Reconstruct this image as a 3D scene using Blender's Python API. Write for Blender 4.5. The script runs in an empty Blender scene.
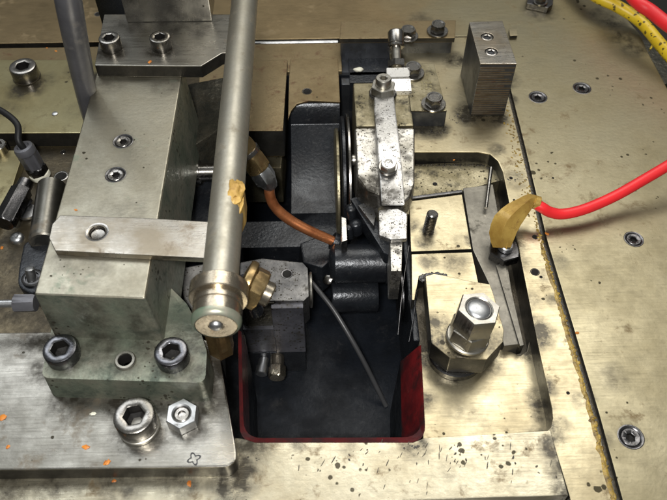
import bpy, bmesh, math, random
from mathutils import Vector, Matrix, noise
random.seed(7)
S = bpy.context.scene
COL = S.collection
MM = 0.001
rad = math.radians

# ------------------------------------------------------------------ camera
FPX, PITCH, YAW, DIST = 720.0, rad(52), rad(1.47), 400.0
CAM = Vector((-DIST*math.cos(PITCH)*math.sin(YAW), -DIST*math.cos(PITCH)*math.cos(YAW), DIST*math.sin(PITCH)))
FWD = Vector((math.cos(PITCH)*math.sin(YAW), math.cos(PITCH)*math.cos(YAW), -math.sin(PITCH)))
RGT = Vector((math.cos(YAW), -math.sin(YAW), 0))
UPV = RGT.cross(FWD)
cd = bpy.data.cameras.new('camera'); cam = bpy.data.objects.new('camera', cd); COL.objects.link(cam)
cd.sensor_width = 36; cd.lens = FPX/667*36; cd.clip_start = 0.01; cd.clip_end = 30
cd.dof.use_dof = True; cd.dof.focus_distance = 0.385; cd.dof.aperture_fstop = 20.0
cam.matrix_world = Matrix.Translation(CAM*MM) @ Matrix((RGT, UPV, -FWD)).transposed().to_4x4()
S.camera = cam

# ------------------------------------------------------------------ light
W = bpy.data.worlds.new('World'); S.world = W; W.use_nodes = True
nt = W.node_tree; nt.nodes.clear()
wo = nt.nodes.new('ShaderNodeOutputWorld'); bg = nt.nodes.new('ShaderNodeBackground')
tc = nt.nodes.new('ShaderNodeTexCoord'); sx = nt.nodes.new('ShaderNodeSeparateXYZ'); cr = nt.nodes.new('ShaderNodeValToRGB')
mr = nt.nodes.new('ShaderNodeMapRange'); mr.inputs[1].default_value = -1; mr.inputs[2].default_value = 1
nt.links.new(tc.outputs['Generated'], sx.inputs[0]); nt.links.new(sx.outputs[2], mr.inputs[0]); nt.links.new(mr.outputs[0], cr.inputs[0])
cr.color_ramp.elements[0].position = 0.42; cr.color_ramp.elements[0].color = (0.03, 0.03, 0.03, 1)
cr.color_ramp.elements[1].position = 0.8; cr.color_ramp.elements[1].color = (0.15, 0.155, 0.15, 1)
nt.links.new(cr.outputs[0], bg.inputs[0]); bg.inputs[1].default_value = 1.0
nt.links.new(bg.outputs[0], wo.inputs[0])

def area(name, loc, target, sx_, sy_, power, col):
    l = bpy.data.lights.new(name, 'AREA'); l.shape = 'RECTANGLE'; l.size = sx_; l.size_y = sy_; l.energy = power; l.color = col
    o = bpy.data.objects.new(name, l); COL.objects.link(o); o.location = loc
    o.rotation_euler = (Vector(target)-Vector(loc)).to_track_quat('-Z', 'Y').to_euler(); return o
area('ceiling_and_fill_light', (0.30, 0.80, 1.45), (0.02, 0.02, 0), 1.2, 0.75, 12, (1.0, 0.97, 0.90))
area('ceiling_and_fill_light', (-0.68, 0.72, 1.5), (-0.05, 0, 0), 0.6, 0.9, 4.6, (0.93, 0.97, 1.0))  # added fill lamp to brighten the left plates, no known source
area('camera_flash', (-0.03, -0.29, 0.40), (0.0, 0, -0.02), 0.045, 0.025, 2.2, (1.0, 0.985, 0.95))
S.view_settings.view_transform = 'Standard'; S.view_settings.look = 'None'
S.view_settings.exposure = 0.2; S.view_settings.gamma = 1; S.view_settings.use_curve_mapping = False
S.render.engine = 'CYCLES'

# ------------------------------------------------------------------ pixel of the photo -> point on a real level
def P(px, py, z=0.0):
    d = FWD*FPX + RGT*(px-333.5) - UPV*(py-250)
    t = (z-CAM.z)/d.z; p = CAM+d*t
    return (p.x, p.y)
def PP(pts, z=0.0): return [P(a, b, z) for a, b in pts]
def P3(px, py, z): x, y = P(px, py, z); return Vector((x, y, z))

# ------------------------------------------------------------------ materials
def mat(name, c1, c2=None, rough=0.4, rvar=0.12, metal=1.0, scale=45, stain=None, stain_amt=0.0, stain_scale=60,
        speck=None, speck_amt=0.0, speck_scale=550, bump=0.0, bscale=900, scratch=0.0, spec=0.5, coat=0.0, fine=0.0, spots=None, grad=None):
    m = bpy.data.materials.new(name); m.use_nodes = True
    n = m.node_tree.nodes; L = m.node_tree.links; b = n['Principled BSDF']
    tc = n.new('ShaderNodeTexCoord'); oi = n.new('ShaderNodeObjectInfo')
    va = n.new('ShaderNodeVectorMath'); va.operation = 'ADD'
    vm = n.new('ShaderNodeVectorMath'); vm.operation = 'SCALE'; vm.inputs[0].default_value = (3.1, 1.7, 2.3)
    L.new(oi.outputs['Random'], vm.inputs['Scale']); L.new(tc.outputs['Object'], va.inputs[0]); L.new(vm.outputs[0], va.inputs[1])
    V = va.outputs[0]
    def noise_(sc, det=4, rgh=0.6, vec=None, dist=0.0):
        t = n.new('ShaderNodeTexNoise'); t.inputs['Scale'].default_value = sc; t.inputs['Detail'].default_value = det
        t.inputs['Roughness'].default_value = rgh; t.inputs['Distortion'].default_value = dist
        L.new(vec or V, t.inputs['Vector']); return t.outputs['Fac']
    def rng(v, a, b_, c=0.0, d=1.0):
        r = n.new('ShaderNodeMapRange'); r.inputs[1].default_value = a; r.inputs[2].default_value = b_
        r.inputs[3].default_value = c; r.inputs[4].default_value = d; L.new(v, r.inputs[0]); return r.outputs[0]
    def mix(f, a, b_):
        x = n.new('ShaderNodeMix'); x.data_type = 'RGBA'
        if isinstance(f, float): x.inputs[0].default_value = f
        else: L.new(f, x.inputs[0])
        for k, v in ((6, a), (7, b_)):
            if isinstance(v, tuple): x.inputs[k].default_value = (*v, 1)
            else: L.new(v, x.inputs[k])
        return x.outputs[2]
    def mth(op, a, b_):
        x = n.new('ShaderNodeMath'); x.operation = op
        for k, v in ((0, a), (1, b_)):
            if isinstance(v, (int, float)): x.inputs[k].default_value = v
            else: L.new(v, x.inputs[k])
        return x.outputs[0]
    c2 = c2 or tuple(v*0.7 for v in c1)
    n1 = noise_(scale, 6, 0.62)
    col = mix(rng(n1, 0.36, 0.64), c1, c2)
    nf = noise_(scale*7, 5, 0.7)
    if fine:
        col = mix(rng(nf, 0.3, 0.75, 0, fine), col, tuple(v*0.35 for v in c2))
    R = mth('ADD', rng(n1, 0.3, 0.7, -rvar, rvar), rng(nf, 0.3, 0.7, rough-rvar*0.5, rough+rvar*0.5))
    M = None
    if stain:
        ns = noise_(stain_scale, 7, 0.72, dist=0.3)
        f = rng(ns, 0.62-stain_amt*0.3, 0.72-stain_amt*0.2, 0, 0.85)
        col = mix(f, col, stain); R = mth('ADD', R, mth('MULTIPLY', f, 0.12))
        M = mth('SUBTRACT', metal, mth('MULTIPLY', f, 0.45*metal))
    if speck and speck_amt > 0:
        vo = n.new('ShaderNodeTexVoronoi'); vo.inputs['Scale'].default_value = speck_scale; L.new(V, vo.inputs['Vector'])
        sc3 = n.new('ShaderNodeSeparateColor'); L.new(vo.outputs['Color'], sc3.inputs[0])
        nk2 = noise_(speck_scale*0.10, 3, 0.6); wob_ = noise_(speck_scale*2.2, 2, 0.5)
        rr_ = mth('MULTIPLY', mth('MULTIPLY', mth('POWER', sc3.outputs[0], 2.5), 0.62), rng(nk2, 0.62-speck_amt*0.35, 0.80-speck_amt*0.35, 0, 1))
        f = rng(mth('SUBTRACT', mth('ADD', vo.outputs['Distance'], mth('MULTIPLY', wob_, 0.25)), mth('ADD', rr_, 0.06)), -0.02, 0.06, 0.88, 0)
        col = mix(f, col, speck); R = mth('ADD', R, mth('MULTIPLY', f, 0.15))
    if grad:
        gp = n.new('ShaderNodeNewGeometry'); gx_ = n.new('ShaderNodeSeparateXYZ'); L.new(gp.outputs['Position'], gx_.inputs[0])
        nb = noise_(18, 5, 0.6)
        f = rng(mth('ADD', gx_.outputs[0], mth('MULTIPLY', nb, -0.12)), grad[0], grad[1], 0, 1)
        f2 = rng(gx_.outputs[1], grad[3]-0.03, grad[3]+0.01, 0, 1)
        col = mix(mth('MULTIPLY', f, f2), col, grad[2])
    if spots:
        gp = n.new('ShaderNodeNewGeometry'); acc = None
        wn = n.new('ShaderNodeTexNoise'); wn.inputs['Scale'].default_value = 130; wn.inputs['Detail'].default_value = 6; wn.inputs['Roughness'].default_value = 0.7
        L.new(gp.outputs['Position'], wn.inputs['Vector'])
        for (sx_, sy_, sr_, st_) in spots:
            cxy = n.new('ShaderNodeVectorMath'); cxy.operation = 'MULTIPLY'; cxy.inputs[1].default_value = (1, 1, 0); L.new(gp.outputs['Position'], cxy.inputs[0])
            dd = n.new('ShaderNodeVectorMath'); dd.operation = 'DISTANCE'; dd.inputs[1].default_value = (sx_*0.001, sy_*0.001, 0); L.new(cxy.outputs[0], dd.inputs[0])
            v = rng(dd.outputs['Value'], sr_*0.0004, sr_*0.001, st_, 0)
            acc = v if acc is None else mth('MAXIMUM', acc, v)
        f = rng(mth('MULTIPLY', acc, rng(wn.outputs['Fac'], 0.3, 0.62, 0.25, 1.25)), 0.1, 0.9, 0, 0.93)
        col = mix(f, col, (0.022, 0.018, 0.012)); R = mth('SUBTRACT', R, mth('MULTIPLY', f, 0.10))
        if metal > 0: M = mth('SUBTRACT', M if M is not None else metal, mth('MULTIPLY', f, 0.5*metal))
    h = None
    if scratch:
        mp = n.new('ShaderNodeMapping'); mp.inputs['Rotation'].default_value = (0, 0, 0.5); mp.inputs['Scale'].default_value = (60, 1400, 60)
        L.new(V, mp.inputs[0]); s1 = noise_(1.0, 3, 0.5, mp.outputs[0])
        mp2 = n.new('ShaderNodeMapping'); mp2.inputs['Rotation'].default_value = (0, 0, -1.1); mp2.inputs['Scale'].default_value = (90, 1700, 90)
        L.new(V, mp2.inputs[0]); s2 = noise_(1.0, 3, 0.5, mp2.outputs[0])
        sc_ = mth('ADD', s1, s2)
        R = mth('ADD', R, rng(sc_, 0.8, 1.25, -scratch*0.6, scratch*0.6))
        col = mix(rng(sc_, 1.16, 1.3, 0, min(1, scratch*3)), col, tuple(v*0.4 for v in c1)); h = sc_
    L.new(col, b.inputs['Base Color']); L.new(R, b.inputs['Roughness'])
    if M is None: b.inputs['Metallic'].default_value = metal
    else: L.new(M, b.inputs['Metallic'])
    b.inputs['Specular IOR Level'].default_value = spec
    if coat: b.inputs['Coat Weight'].default_value = coat; b.inputs['Coat Roughness'].default_value = 0.12
    if bump:
        bp = n.new('ShaderNodeBump'); bp.inputs['Strength'].default_value = 1.0; bp.inputs['Distance'].default_value = bump*MM
        L.new(noise_(bscale, 4, 0.6), bp.inputs['Height']); L.new(bp.outputs[0], b.inputs['Normal'])
    return m

def spl(z, *a): return [(*P(px, py, z), r_, st) for px, py, r_, st in a]
SP_DECK = spl(0, (538, 97, 8, .5), (582, 88, 8, .5), (631, 437, 9, .5), (634, 239, 7, .5), (545, 430, 8, .9), (615, 378, 12, .45), (612, 22, 16, .7), (622, 38, 16, .7), (634, 48, 14, .7), (600, 14, 14, .6), (540, 10, 18, .7), (480, 27, 10, .5), (420, 20, 14, .45),
    (505, 80, 14, .6), (509, 100, 8, .8), (560, 262, 7, .6), (606, 440, 6, .6), (590, 397, 5, .6))
SP_FRAME = spl(0, (532, 200, 6, .6), (552, 300, 6, .6), (578, 400, 7, .5), (436, 128, 13, .9), (420, 128, 13, .9), (470, 114, 15, 1), (490, 115, 16, 1), (500, 118, 10, .8), (497, 150, 8, .6), (516, 180, 12, .45), (505, 245, 16, .75), (515, 262, 12, .6), (530, 300, 10, .5), (545, 275, 8, .45), (548, 430, 12, .8), (545, 405, 7, .7), (455, 60, 12, .8), (560, 425, 8, .5)) + \
    spl(-13, (430, 352, 16, .9), (450, 368, 17, .85), (490, 362, 12, .7), (425, 400, 9, .75), (530, 345, 14, 1), (538, 400, 9, .8), (480, 420, 12, .3), (455, 410, 10, .35)) + spl(-5, (427, 232, 7, 1), (424, 242, 8, .7), (411, 225, 8, .7), (470, 240, 6, .7), (455, 262, 12, .6), (430, 262, 10, .6), (460, 240, 8, .3)) + spl(6, (455, 345, 8, .3), (480, 290, 8, .3))
SP_FRONT = spl(0.6, (250, 445, 16, .7), (238, 470, 14, .9), (232, 478, 16, .9), (180, 478, 16, .7), (120, 479, 18, .7), (60, 480, 18, .7), (10, 480, 18, .7), (415, 445, 10, .8), (350, 447, 7, .4), (560, 470, 9, .8), (552, 448, 9, .8), (564, 490, 8, .8), (300, 442, 7, .5), (450, 470, 8, .35), (500, 445, 8, .3))
SP_LEFT = spl(12, (15, 400, 22, .3), (100, 420, 18, .25), (5, 350, 14, .4), (139, 430, 19, .95), (160, 430, 16, .7), (190, 425, 14, .8), (212, 400, 15, .9), (212, 370, 14, .9), (120, 405, 14, .8), (70, 403, 16, .85), (45, 370, 14, .8), (38, 340, 16, .8), (20, 335, 14, .5), (228, 385, 8, .7), (150, 405, 18, .8), (60, 450, 10, .25), (90, 470, 9, .3)) + \
    spl(68, (112, 51, 13, 1), (162, 50, 13, 1), (128, 26, 14, .6), (170, 26, 16, .6), (200, 28, 12, .6))
SP_COL = spl(60, (123, 141, 8, .6), (115, 174, 8, .6), (90, 268, 14, .4), (110, 210, 10, .35), (130, 212, 12, .4), (60, 262, 9, .4), (165, 85, 12, .5), (110, 82, 14, .5))
SP_TOG = spl(13, (358, 92, 5, .7), (357, 118, 5, .7), (372, 123, 6, .9), (405, 122, 4, .8), (358, 160, 5, .6), (410, 170, 5, .8), (408, 155, 4, .7), (368, 186, 11, 1), (374, 176, 7, .9), (358, 178, 8, 1), (377, 130, 5, .7), (376, 150, 4, .8), (403, 150, 4, .8), (366, 100, 6, .8), (371, 112, 6, .9), (405, 115, 4, .8), (384, 98, 7, .8), (412, 188, 6, .9), (402, 130, 5, .6)) + spl(19, (389, 172, 6, .7), (384, 200, 9, .95), (394, 190, 8, .9), (384, 186, 6, .8)) + spl(15, (384, 237, 4, .7), (396, 238, 4, .6))
SP_FOOT = spl(29, (66, 355, 13, .95), (173, 357, 13, .95), (125, 362, 9, .7), (100, 345, 14, .6), (145, 345, 12, .6), (190, 345, 14, .7), (200, 375, 10, .6), (50, 345, 12, .8))
SP_REARL = spl(12, (30, 85, 16, 1), (22, 90, 14, .8), (45, 80, 12, .5), (80, 70, 14, .5), (5, 110, 14, .4), (75, 110, 12, .3), (100, 80, 14, .9))
BR = (0.13, 0.085, 0.035); OIL = (0.03, 0.025, 0.015)
M = {}
M['deck'] = mat('oily_deck_steel', (0.385, 0.345, 0.235), (0.30, 0.262, 0.165), 0.40, 0.05, 1, 22, BR, 0.12, 55, OIL, 0.30, 260, 0.05, 500, 0.05, fine=0.3, spots=SP_DECK, grad=(0.03, -0.02, (0.27, 0.205, 0.115), 0.185))
M['frame'] = mat('bright_frame_steel', (0.52, 0.46, 0.315), (0.41, 0.35, 0.225), 0.36, 0.05, 1, 30, BR, 0.14, 80, OIL, 0.35, 300, 0.05, 600, 0.06, fine=0.3, spots=SP_FRAME)
M['front'] = mat('scuffed_front_steel', (0.57, 0.53, 0.41), (0.43, 0.38, 0.27), 0.36, 0.06, 1, 35, BR, 0.2, 90, OIL, 0.4, 300, 0.06, 600, 0.10, fine=0.35, spots=SP_FRONT)
M['rear'] = mat('brown_stained_steel', (0.30, 0.235, 0.135), (0.20, 0.15, 0.08), 0.42, 0.07, 0.85, 30, (0.10, 0.045, 0.02), 0.25, 110, OIL, 0.08, 300, 0.08, 600, fine=0.35)
M['leftplate'] = mat('grey_ground_steel', (0.37, 0.355, 0.32), (0.23, 0.22, 0.19), 0.32, 0.05, 1, 24, (0.14, 0.11, 0.075), 0.16, 45, OIL, 0.3, 300, 0.04, 700, 0.08, fine=0.35, spots=SP_LEFT)
M['lefty'] = mat('yellow_oiled_steel', (0.40, 0.36, 0.21), (0.27, 0.23, 0.12), 0.36, 0.05, 0.9, 26, (0.10, 0.08, 0.035), 0.2, 60, OIL, 0.3, 300, 0.05, 700, fine=0.3, spots=SP_REARL)
M['bed'] = mat('grimy_bed', (0.13, 0.105, 0.065), (0.05, 0.042, 0.03), 0.38, 0.1, 0.75, 60, OIL, 0.3, 80, (0.35, 0.30, 0.2), 0.02, 420, 0.15, 450, fine=0.5)
M['cast'] = mat('worn_green_casting', (0.45, 0.425, 0.345), (0.34, 0.315, 0.245), 0.38, 0.06, 1, 40, (0.16, 0.22, 0.16), 0.13, 38, OIL, 0.35, 380, 0.05, 700, 0.04, fine=0.4, spots=SP_COL)
M['castgreen'] = mat('green_painted_casting', (0.20, 0.235, 0.18), (0.27, 0.265, 0.21), 0.38, 0.08, 0.62, 55, (0.05, 0.065, 0.05), 0.40, 90, OIL, 0.5, 520, 0.3, 330, fine=0.5, spots=SP_FOOT)
M['steel'] = mat('clean_steel', (0.60, 0.575, 0.52), (0.45, 0.43, 0.38), 0.37, 0.06, 1, 60, BR, 0.08, 150, OIL, 0.0, 500, 0.03, 900, 0.08, fine=0.2)
M['strap'] = mat('strap_steel', (0.55, 0.53, 0.49), (0.30, 0.26, 0.20), 0.30, 0.06, 1, 30, (0.16, 0.12, 0.08), 0.12, 55, OIL, 0.0, 500, 0.03, 700, 0.08, fine=0.2)
M['bolt'] = mat('oiled_bolt_steel', (0.42, 0.40, 0.38), (0.20, 0.19, 0.17), 0.24, 0.06, 1, 110, OIL, 0.15, 260, OIL, 0.0, 500, 0.05, 900)
M['socket'] = mat('black_oxide_steel', (0.16, 0.155, 0.16), (0.08, 0.08, 0.08), 0.28, 0.06, 1, 110, OIL, 0.15, 260, bump=0.05, bscale=900)
M['white'] = mat('bright_worn_steel', (0.86, 0.85, 0.83), (0.72, 0.70, 0.66), 0.42, 0.06, 0.7, 60, (0.2, 0.18, 0.15), 0.08, 130, OIL, 0.75, 1100, 0.06, 900, fine=0.15)
M['speck'] = mat('black_speckled_steel', (0.62, 0.60, 0.57), (0.40, 0.38, 0.33), 0.40, 0.08, 1, 70, OIL, 0.30, 150, OIL, 1.3, 1000, 0.15, 700, fine=0.45, spots=SP_TOG)
M['lever'] = mat('oil_pitted_lever_steel', (0.62, 0.61, 0.60), (0.46, 0.45, 0.43), 0.38, 0.07, 1, 60, OIL, 0.16, 170, OIL, 0.95, 1100, 0.10, 800, fine=0.4, spots=SP_TOG)
M['speckdark'] = mat('grey_speckled_steel', (0.21, 0.205, 0.20), (0.085, 0.085, 0.088), 0.42, 0.06, 0.9, 50, OIL, 0.3, 90, OIL, 0.9, 900, 0.12, 700, fine=0.3)
M['yelspeck'] = mat('yellow_speckled_steel', (0.46, 0.41, 0.28), (0.22, 0.19, 0.115), 0.40, 0.06, 0.9, 70, OIL, 0.30, 110, OIL, 0.6, 600, 0.12, 800, fine=0.4)
M['black'] = mat('oily_black_casting', (0.022, 0.025, 0.030), (0.010, 0.011, 0.014), 0.30, 0.10, 0.4, 60, (0.05, 0.05, 0.05), 0.1, 150, (0.25, 0.25, 0.25), 0.04, 700, 0.25, 500, spec=0.6)
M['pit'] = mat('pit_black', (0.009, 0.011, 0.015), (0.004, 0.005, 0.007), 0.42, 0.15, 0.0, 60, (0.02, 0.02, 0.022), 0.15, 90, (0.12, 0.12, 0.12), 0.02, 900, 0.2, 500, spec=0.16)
M['darkblue'] = mat('dark_blued_steel', (0.10, 0.105, 0.115), (0.055, 0.058, 0.065), 0.36, 0.08, 0.8, 50, OIL, 0.2, 90, (0.3, 0.3, 0.3), 0.02, 700, 0.08, 500)
M['cable'] = mat('oily_cable', (0.05, 0.05, 0.052), None, 0.4, 0.05, 0.0, 60)
M['rough'] = mat('rough_oily_casting', (0.11, 0.10, 0.075), (0.045, 0.045, 0.035), 0.36, 0.1, 0.6, 110, OIL, 0.3, 120, (0.35, 0.3, 0.18), 0.05, 700, 0.9, 260, fine=0.5)
M['pipe'] = mat('galvanised_pipe', (0.52, 0.495, 0.42), (0.36, 0.335, 0.27), 0.44, 0.08, 0.85, 55, (0.20, 0.17, 0.12), 0.24, 70, OIL, 0.03, 500, 0.05, 700, fine=0.25)
M['cap'] = mat('pipe_cap_metal', (0.52, 0.46, 0.36), (0.36, 0.31, 0.24), 0.26, 0.06, 0.95, 90, (0.30, 0.19, 0.09), 0.12, 130, OIL, 0.02, 500, 0.06, 700, fine=0.3)
M['brass'] = mat('dull_brass', (0.50, 0.36, 0.17), (0.28, 0.19, 0.09), 0.30, 0.07, 0.9, 120, OIL, 0.16, 200, OIL, 0.0, 500, 0.1, 700, fine=0.3)
M['ochre'] = mat('ochre_resin', (0.55, 0.36, 0.10), (0.40, 0.24, 0.06), 0.45, 0.07, 0.1, 120, (0.2, 0.1, 0.03), 0.1, 200, bump=0.25, bscale=600)
M['gold'] = mat('gold_insulating_boot', (0.50, 0.33, 0.08), (0.34, 0.20, 0.04), 0.36, 0.06, 0.35, 90, (0.18, 0.09, 0.02), 0.14, 170, bump=0.2, bscale=350, coat=0.3)
M['copper'] = mat('copper_tube', (0.66, 0.25, 0.10), (0.36, 0.12, 0.045), 0.34, 0.07, 0.75, 110, (0.08, 0.04, 0.02), 0.18, 170, bump=0.08, bscale=600)
M['redwire'] = mat('red_silicone_wire', (0.80, 0.022, 0.028), (0.70, 0.02, 0.025), 0.42, 0.05, 0.0, 60, bump=0.02, bscale=500)
M['yellowhose'] = mat('yellow_printed_hose', (0.72, 0.52, 0.02), (0.62, 0.43, 0.015), 0.42, 0.05, 0.0, 60, speck=(0.04, 0.03, 0.01), speck_amt=1.3, speck_scale=380)
M['redpaint'] = mat('red_enamel', (0.10, 0.007, 0.008), (0.03, 0.003, 0.004), 0.34, 0.06, 0.0, 60, (0.008, 0.004, 0.004), 0.5, 55, bump=0.15, bscale=400, coat=0.2)
M['rubber'] = mat('black_rubber', (0.012, 0.012, 0.013), (0.008, 0.008, 0.008), 0.5, 0.05, 0.0, 60, spec=0.3)
M['greyrod'] = mat('dark_grey_hose', (0.15, 0.15, 0.165), (0.09, 0.09, 0.10), 0.38, 0.08, 0.5, 30, (0.16, 0.15, 0.14), 0.1, 60, bump=0.1, bscale=300)
M['gunk'] = mat('dried_yellow_grease', (0.40, 0.27, 0.05), (0.10, 0.06, 0.015), 0.28, 0.1, 0.0, 280, OIL, 0.2, 300, bump=0.3, bscale=700)
M['orange'] = mat('orange_flake', (0.62, 0.22, 0.02), (0.32, 0.09, 0.01), 0.5, 0.05, 0.0, 200)
M['whitefleck'] = mat('pale_flake', (0.75, 0.74, 0.62), (0.6, 0.58, 0.48), 0.5, 0.05, 0.0, 200)
M['oil'] = mat('oil_grime', (0.02, 0.017, 0.012), (0.05, 0.04, 0.025), 0.25, 0.06, 0.0, 200, bump=0.2, bscale=800)
M['speckface'] = mat('speckled_block_face', (0.13, 0.13, 0.15), (0.045, 0.045, 0.052), 0.38, 0.06, 0.4, 45, OIL, 0.25, 90, OIL, 1.1, 700, 0.12, 700, fine=0.3)
M['ridgem'] = mat('ridged_brown_steel', (0.27, 0.235, 0.18), (0.16, 0.12, 0.075), 0.42, 0.06, 0.8, 60, (0.10, 0.05, 0.025), 0.25, 90, bump=0.06, bscale=700, fine=0.5)
M['flankshade'] = mat('oily_shaded_flank', (0.085, 0.08, 0.07), (0.04, 0.038, 0.033), 0.36, 0.08, 0.8, 60, OIL, 0.25, 100, bump=0.08, bscale=600, fine=0.4)  # darker upright faces: shade painted into the colour of oily milled steel
M['holedark'] = mat('recess_black', (0.012, 0.011, 0.010), None, 0.6, 0.05, 0.0, 200, spec=0.2, bump=0.2, bscale=900)  # matte black: socket insides, and the shade painted into holes
M['greenring'] = mat('worn_green_paint', (0.16, 0.25, 0.17), (0.36, 0.33, 0.27), 0.35, 0.06, 0.6, 90)
M['blackbolt'] = mat('worn_black_bolt_steel', (0.20, 0.20, 0.215), (0.09, 0.09, 0.10), 0.26, 0.06, 1, 110, OIL, 0.15, 260, bump=0.05, bscale=900)
M['trough'] = mat('oily_trough_steel', (0.12, 0.10, 0.07), (0.045, 0.04, 0.03), 0.30, 0.08, 0.6, 60, OIL, 0.3, 110, bump=0.2, bscale=500, fine=0.4)
M['railm'] = mat('dull_rail_steel', (0.24, 0.225, 0.19), (0.15, 0.14, 0.12), 0.42, 0.05, 0.85, 50, OIL, 0.16, 90, bump=0.06, bscale=700, fine=0.35)
M['stamp'] = mat('stamped_ink', (0.05, 0.05, 0.055), None, 0.5, 0.02, 0.3, 200)
M['bgdark'] = mat('dark_background', (0.012, 0.012, 0.010), (0.03, 0.022, 0.012), 0.6, 0.05, 0.0, 8)
M['bggreen'] = mat('green_machine_paint', (0.035, 0.085, 0.035), (0.03, 0.065, 0.03), 0.5, 0.05, 0.0, 12)
M['zinc'] = mat('zinc_plated', (0.60, 0.61, 0.62), (0.42, 0.43, 0.44), 0.38, 0.06, 1, 110, OIL, 0.15, 260, bump=0.05, bscale=900)

# ------------------------------------------------------------------ mesh helpers (all in millimetres, world position)
def finish(bm, name, m, root=None, bevel=0.0, seg=2, sharp=32, kind=None, side=None):
    bmesh.ops.remove_doubles(bm, verts=bm.verts, dist=1e-4)
    bmesh.ops.recalc_face_normals(bm, faces=bm.faces)
    if bevel:
        es = [e for e in bm.edges if len(e.link_faces) == 2 and e.calc_face_angle(0) > rad(28)]
        bmesh.ops.bevel(bm, geom=es, offset=bevel, segments=seg, profile=0.6, affect='EDGES', clamp_overlap=True)
    for f in bm.faces: f.smooth = True
    for e in bm.edges:
        e.smooth = len(e.link_faces) == 1 or (len(e.link_faces) == 2 and e.calc_face_angle(0) <= rad(sharp))
    o0 = root.matrix_world.translation/MM if False else (ROOTLOC.get(root.name, Vector((0, 0, 0))) if root else Vector((0, 0, 0)))
    org = o0
    if root is None:
        lo = Vector((min(v.co.x for v in bm.verts), min(v.co.y for v in bm.verts), min(v.co.z for v in bm.verts)))
        hi = Vector((max(v.co.x for v in bm.verts), max(v.co.y for v in bm.verts), 0))
        org = Vector(((lo.x+hi.x)/2, (lo.y+hi.y)/2, lo.z))
    for v in bm.verts: v.co = (v.co-org)*MM
    me = bpy.data.meshes.new(name); bm.to_mesh(me); bm.free()
    me.materials.append(M[m])
    if side:   # upright faces get their own material; most take a painted-in darker shade
        me.materials.append(M[side])
        for p_ in me.polygons:
            if abs(p_.normal.z) < 0.25: p_.material_index = 1
    o = bpy.data.objects.new(name, me); COL.objects.link(o)
    if bevel:
        wm = o.modifiers.new('weighted', 'WEIGHTED_NORMAL'); wm.keep_sharp = True; wm.weight = 100
    if root: o.parent = root; ROOTLOC[o.name] = org
    else: o.location = org*MM; ROOTLOC[o.name] = org
    if kind: o['kind'] = kind
    return o
ROOTLOC = {}
def thing(name, label, cat, x, y, z, group=None):
    o = bpy.data.objects.new(name, None); COL.objects.link(o); o.location = Vector((x, y, z))*MM
    o.empty_display_size = 0.005
    o['label'] = label; o['category'] = cat
    if group: o['group'] = group
    ROOTLOC[o.name] = Vector((x, y, z)); return o
def tag(o, label, cat, group=None):
    o['label'] = label; o['category'] = cat
    if group: o['group'] = group
    return o
def circ(x, y, r, n=24): return [(x+r*math.cos(2*math.pi*i/n), y+r*math.sin(2*math.pi*i/n)) for i in range(n)]
def roundpoly(pts, rs, n=5):
    out = []
    N = len(pts)
    for i, p in enumerate(pts):
        r = rs[i] if isinstance(rs, (list, tuple)) else rs
        p = Vector(p); a = Vector(pts[i-1]); b = Vector(pts[(i+1) % N])
        if r <= 0: out.append(tuple(p)); continue
        u = (a-p); v = (b-p); r_ = min(r, u.length*0.45, v.length*0.45); u.normalize(); v.normalize()
        for k in range(n+1):
            t = k/n; q = (p+u*r_)*(1-t)**2 + p*2*t*(1-t) + (p+v*r_)*t*t
            out.append(tuple(q))
    return out
def prism_bm(outer, zt, zb, holes=(), zts=None, draft=0.0, bm=None):
    """outer: xy outline; zts optional function (x,y)->top z; draft: outward growth of the foot in mm"""
    bm = bm or bmesh.new()
    cx = sum(p[0] for p in outer)/len(outer); cy = sum(p[1] for p in outer)/len(outer)
    loops = [outer]+list(holes); tops = []; bots = []
    for li, lp in enumerate(loops):
        t = [bm.verts.new((x, y, zts(x, y) if zts else zt)) for x, y in lp]
        bo = []
        for x, y in lp:
            if draft and li == 0:
                d = Vector((x-cx, y-cy)); d = d/d.length*draft; x += d.x; y += d.y
            bo.append(bm.verts.new((x, y, zb)))
        tops.append(t); bots.append(bo)
        n = len(lp)
        for i in range(n):
            j = (i+1) % n
            bm.faces.new((t[i], t[j], bo[j], bo[i]))
    if len(loops) == 1:
        bm.faces.new(tops[0]); bm.faces.new(bots[0][::-1])
    else:
        for grp in (tops, bots):
            es = []
            for t in grp:
                n = len(t)
                for i in range(n): es.append(bm.edges.get((t[i], t[(i+1) % n])))
            bmesh.ops.triangle_fill(bm, use_beauty=True, use_dissolve=False, edges=es)
    return bm
def prism(name, outer, zt, zb, m, root=None, bevel=0.5, holes=(), zts=None, draft=0.0, kind=None, seg=2, side=None):
    return finish(prism_bm(outer, zt, zb, holes, zts, draft), name, m, root, bevel, seg, kind=kind, side=side)
def rect(x0, y0, x1, y1): return [(x0, y0), (x1, y0), (x1, y1), (x0, y1)]
def box(name, x0, y0, x1, y1, zt, zb, m, root=None, bevel=0.5): return prism(name, rect(x0, y0, x1, y1), zt, zb, m, root, bevel)
def xprof(name, x0, x1, prof, m, root=None, bevel=0.5):
    """prof: outline in (y,z), extruded along x; x0/x1 may be functions of y"""
    f0 = x0 if callable(x0) else (lambda y: x0); f1 = x1 if callable(x1) else (lambda y: x1)
    bm = bmesh.new()
    a = [bm.verts.new((f0(y), y, z)) for y, z in prof]; b = [bm.verts.new((f1(y), y, z)) for y, z in prof]
    n = len(prof)
    for i in range(n): bm.faces.new((a[i], a[(i+1) % n], b[(i+1) % n], b[i]))
    bm.faces.new(a); bm.faces.new(b[::-1])
    return finish(bm, name, m, root, bevel)
def hexr(th): return math.cos(rad(30))/math.cos((th % rad(60))-rad(30))
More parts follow.
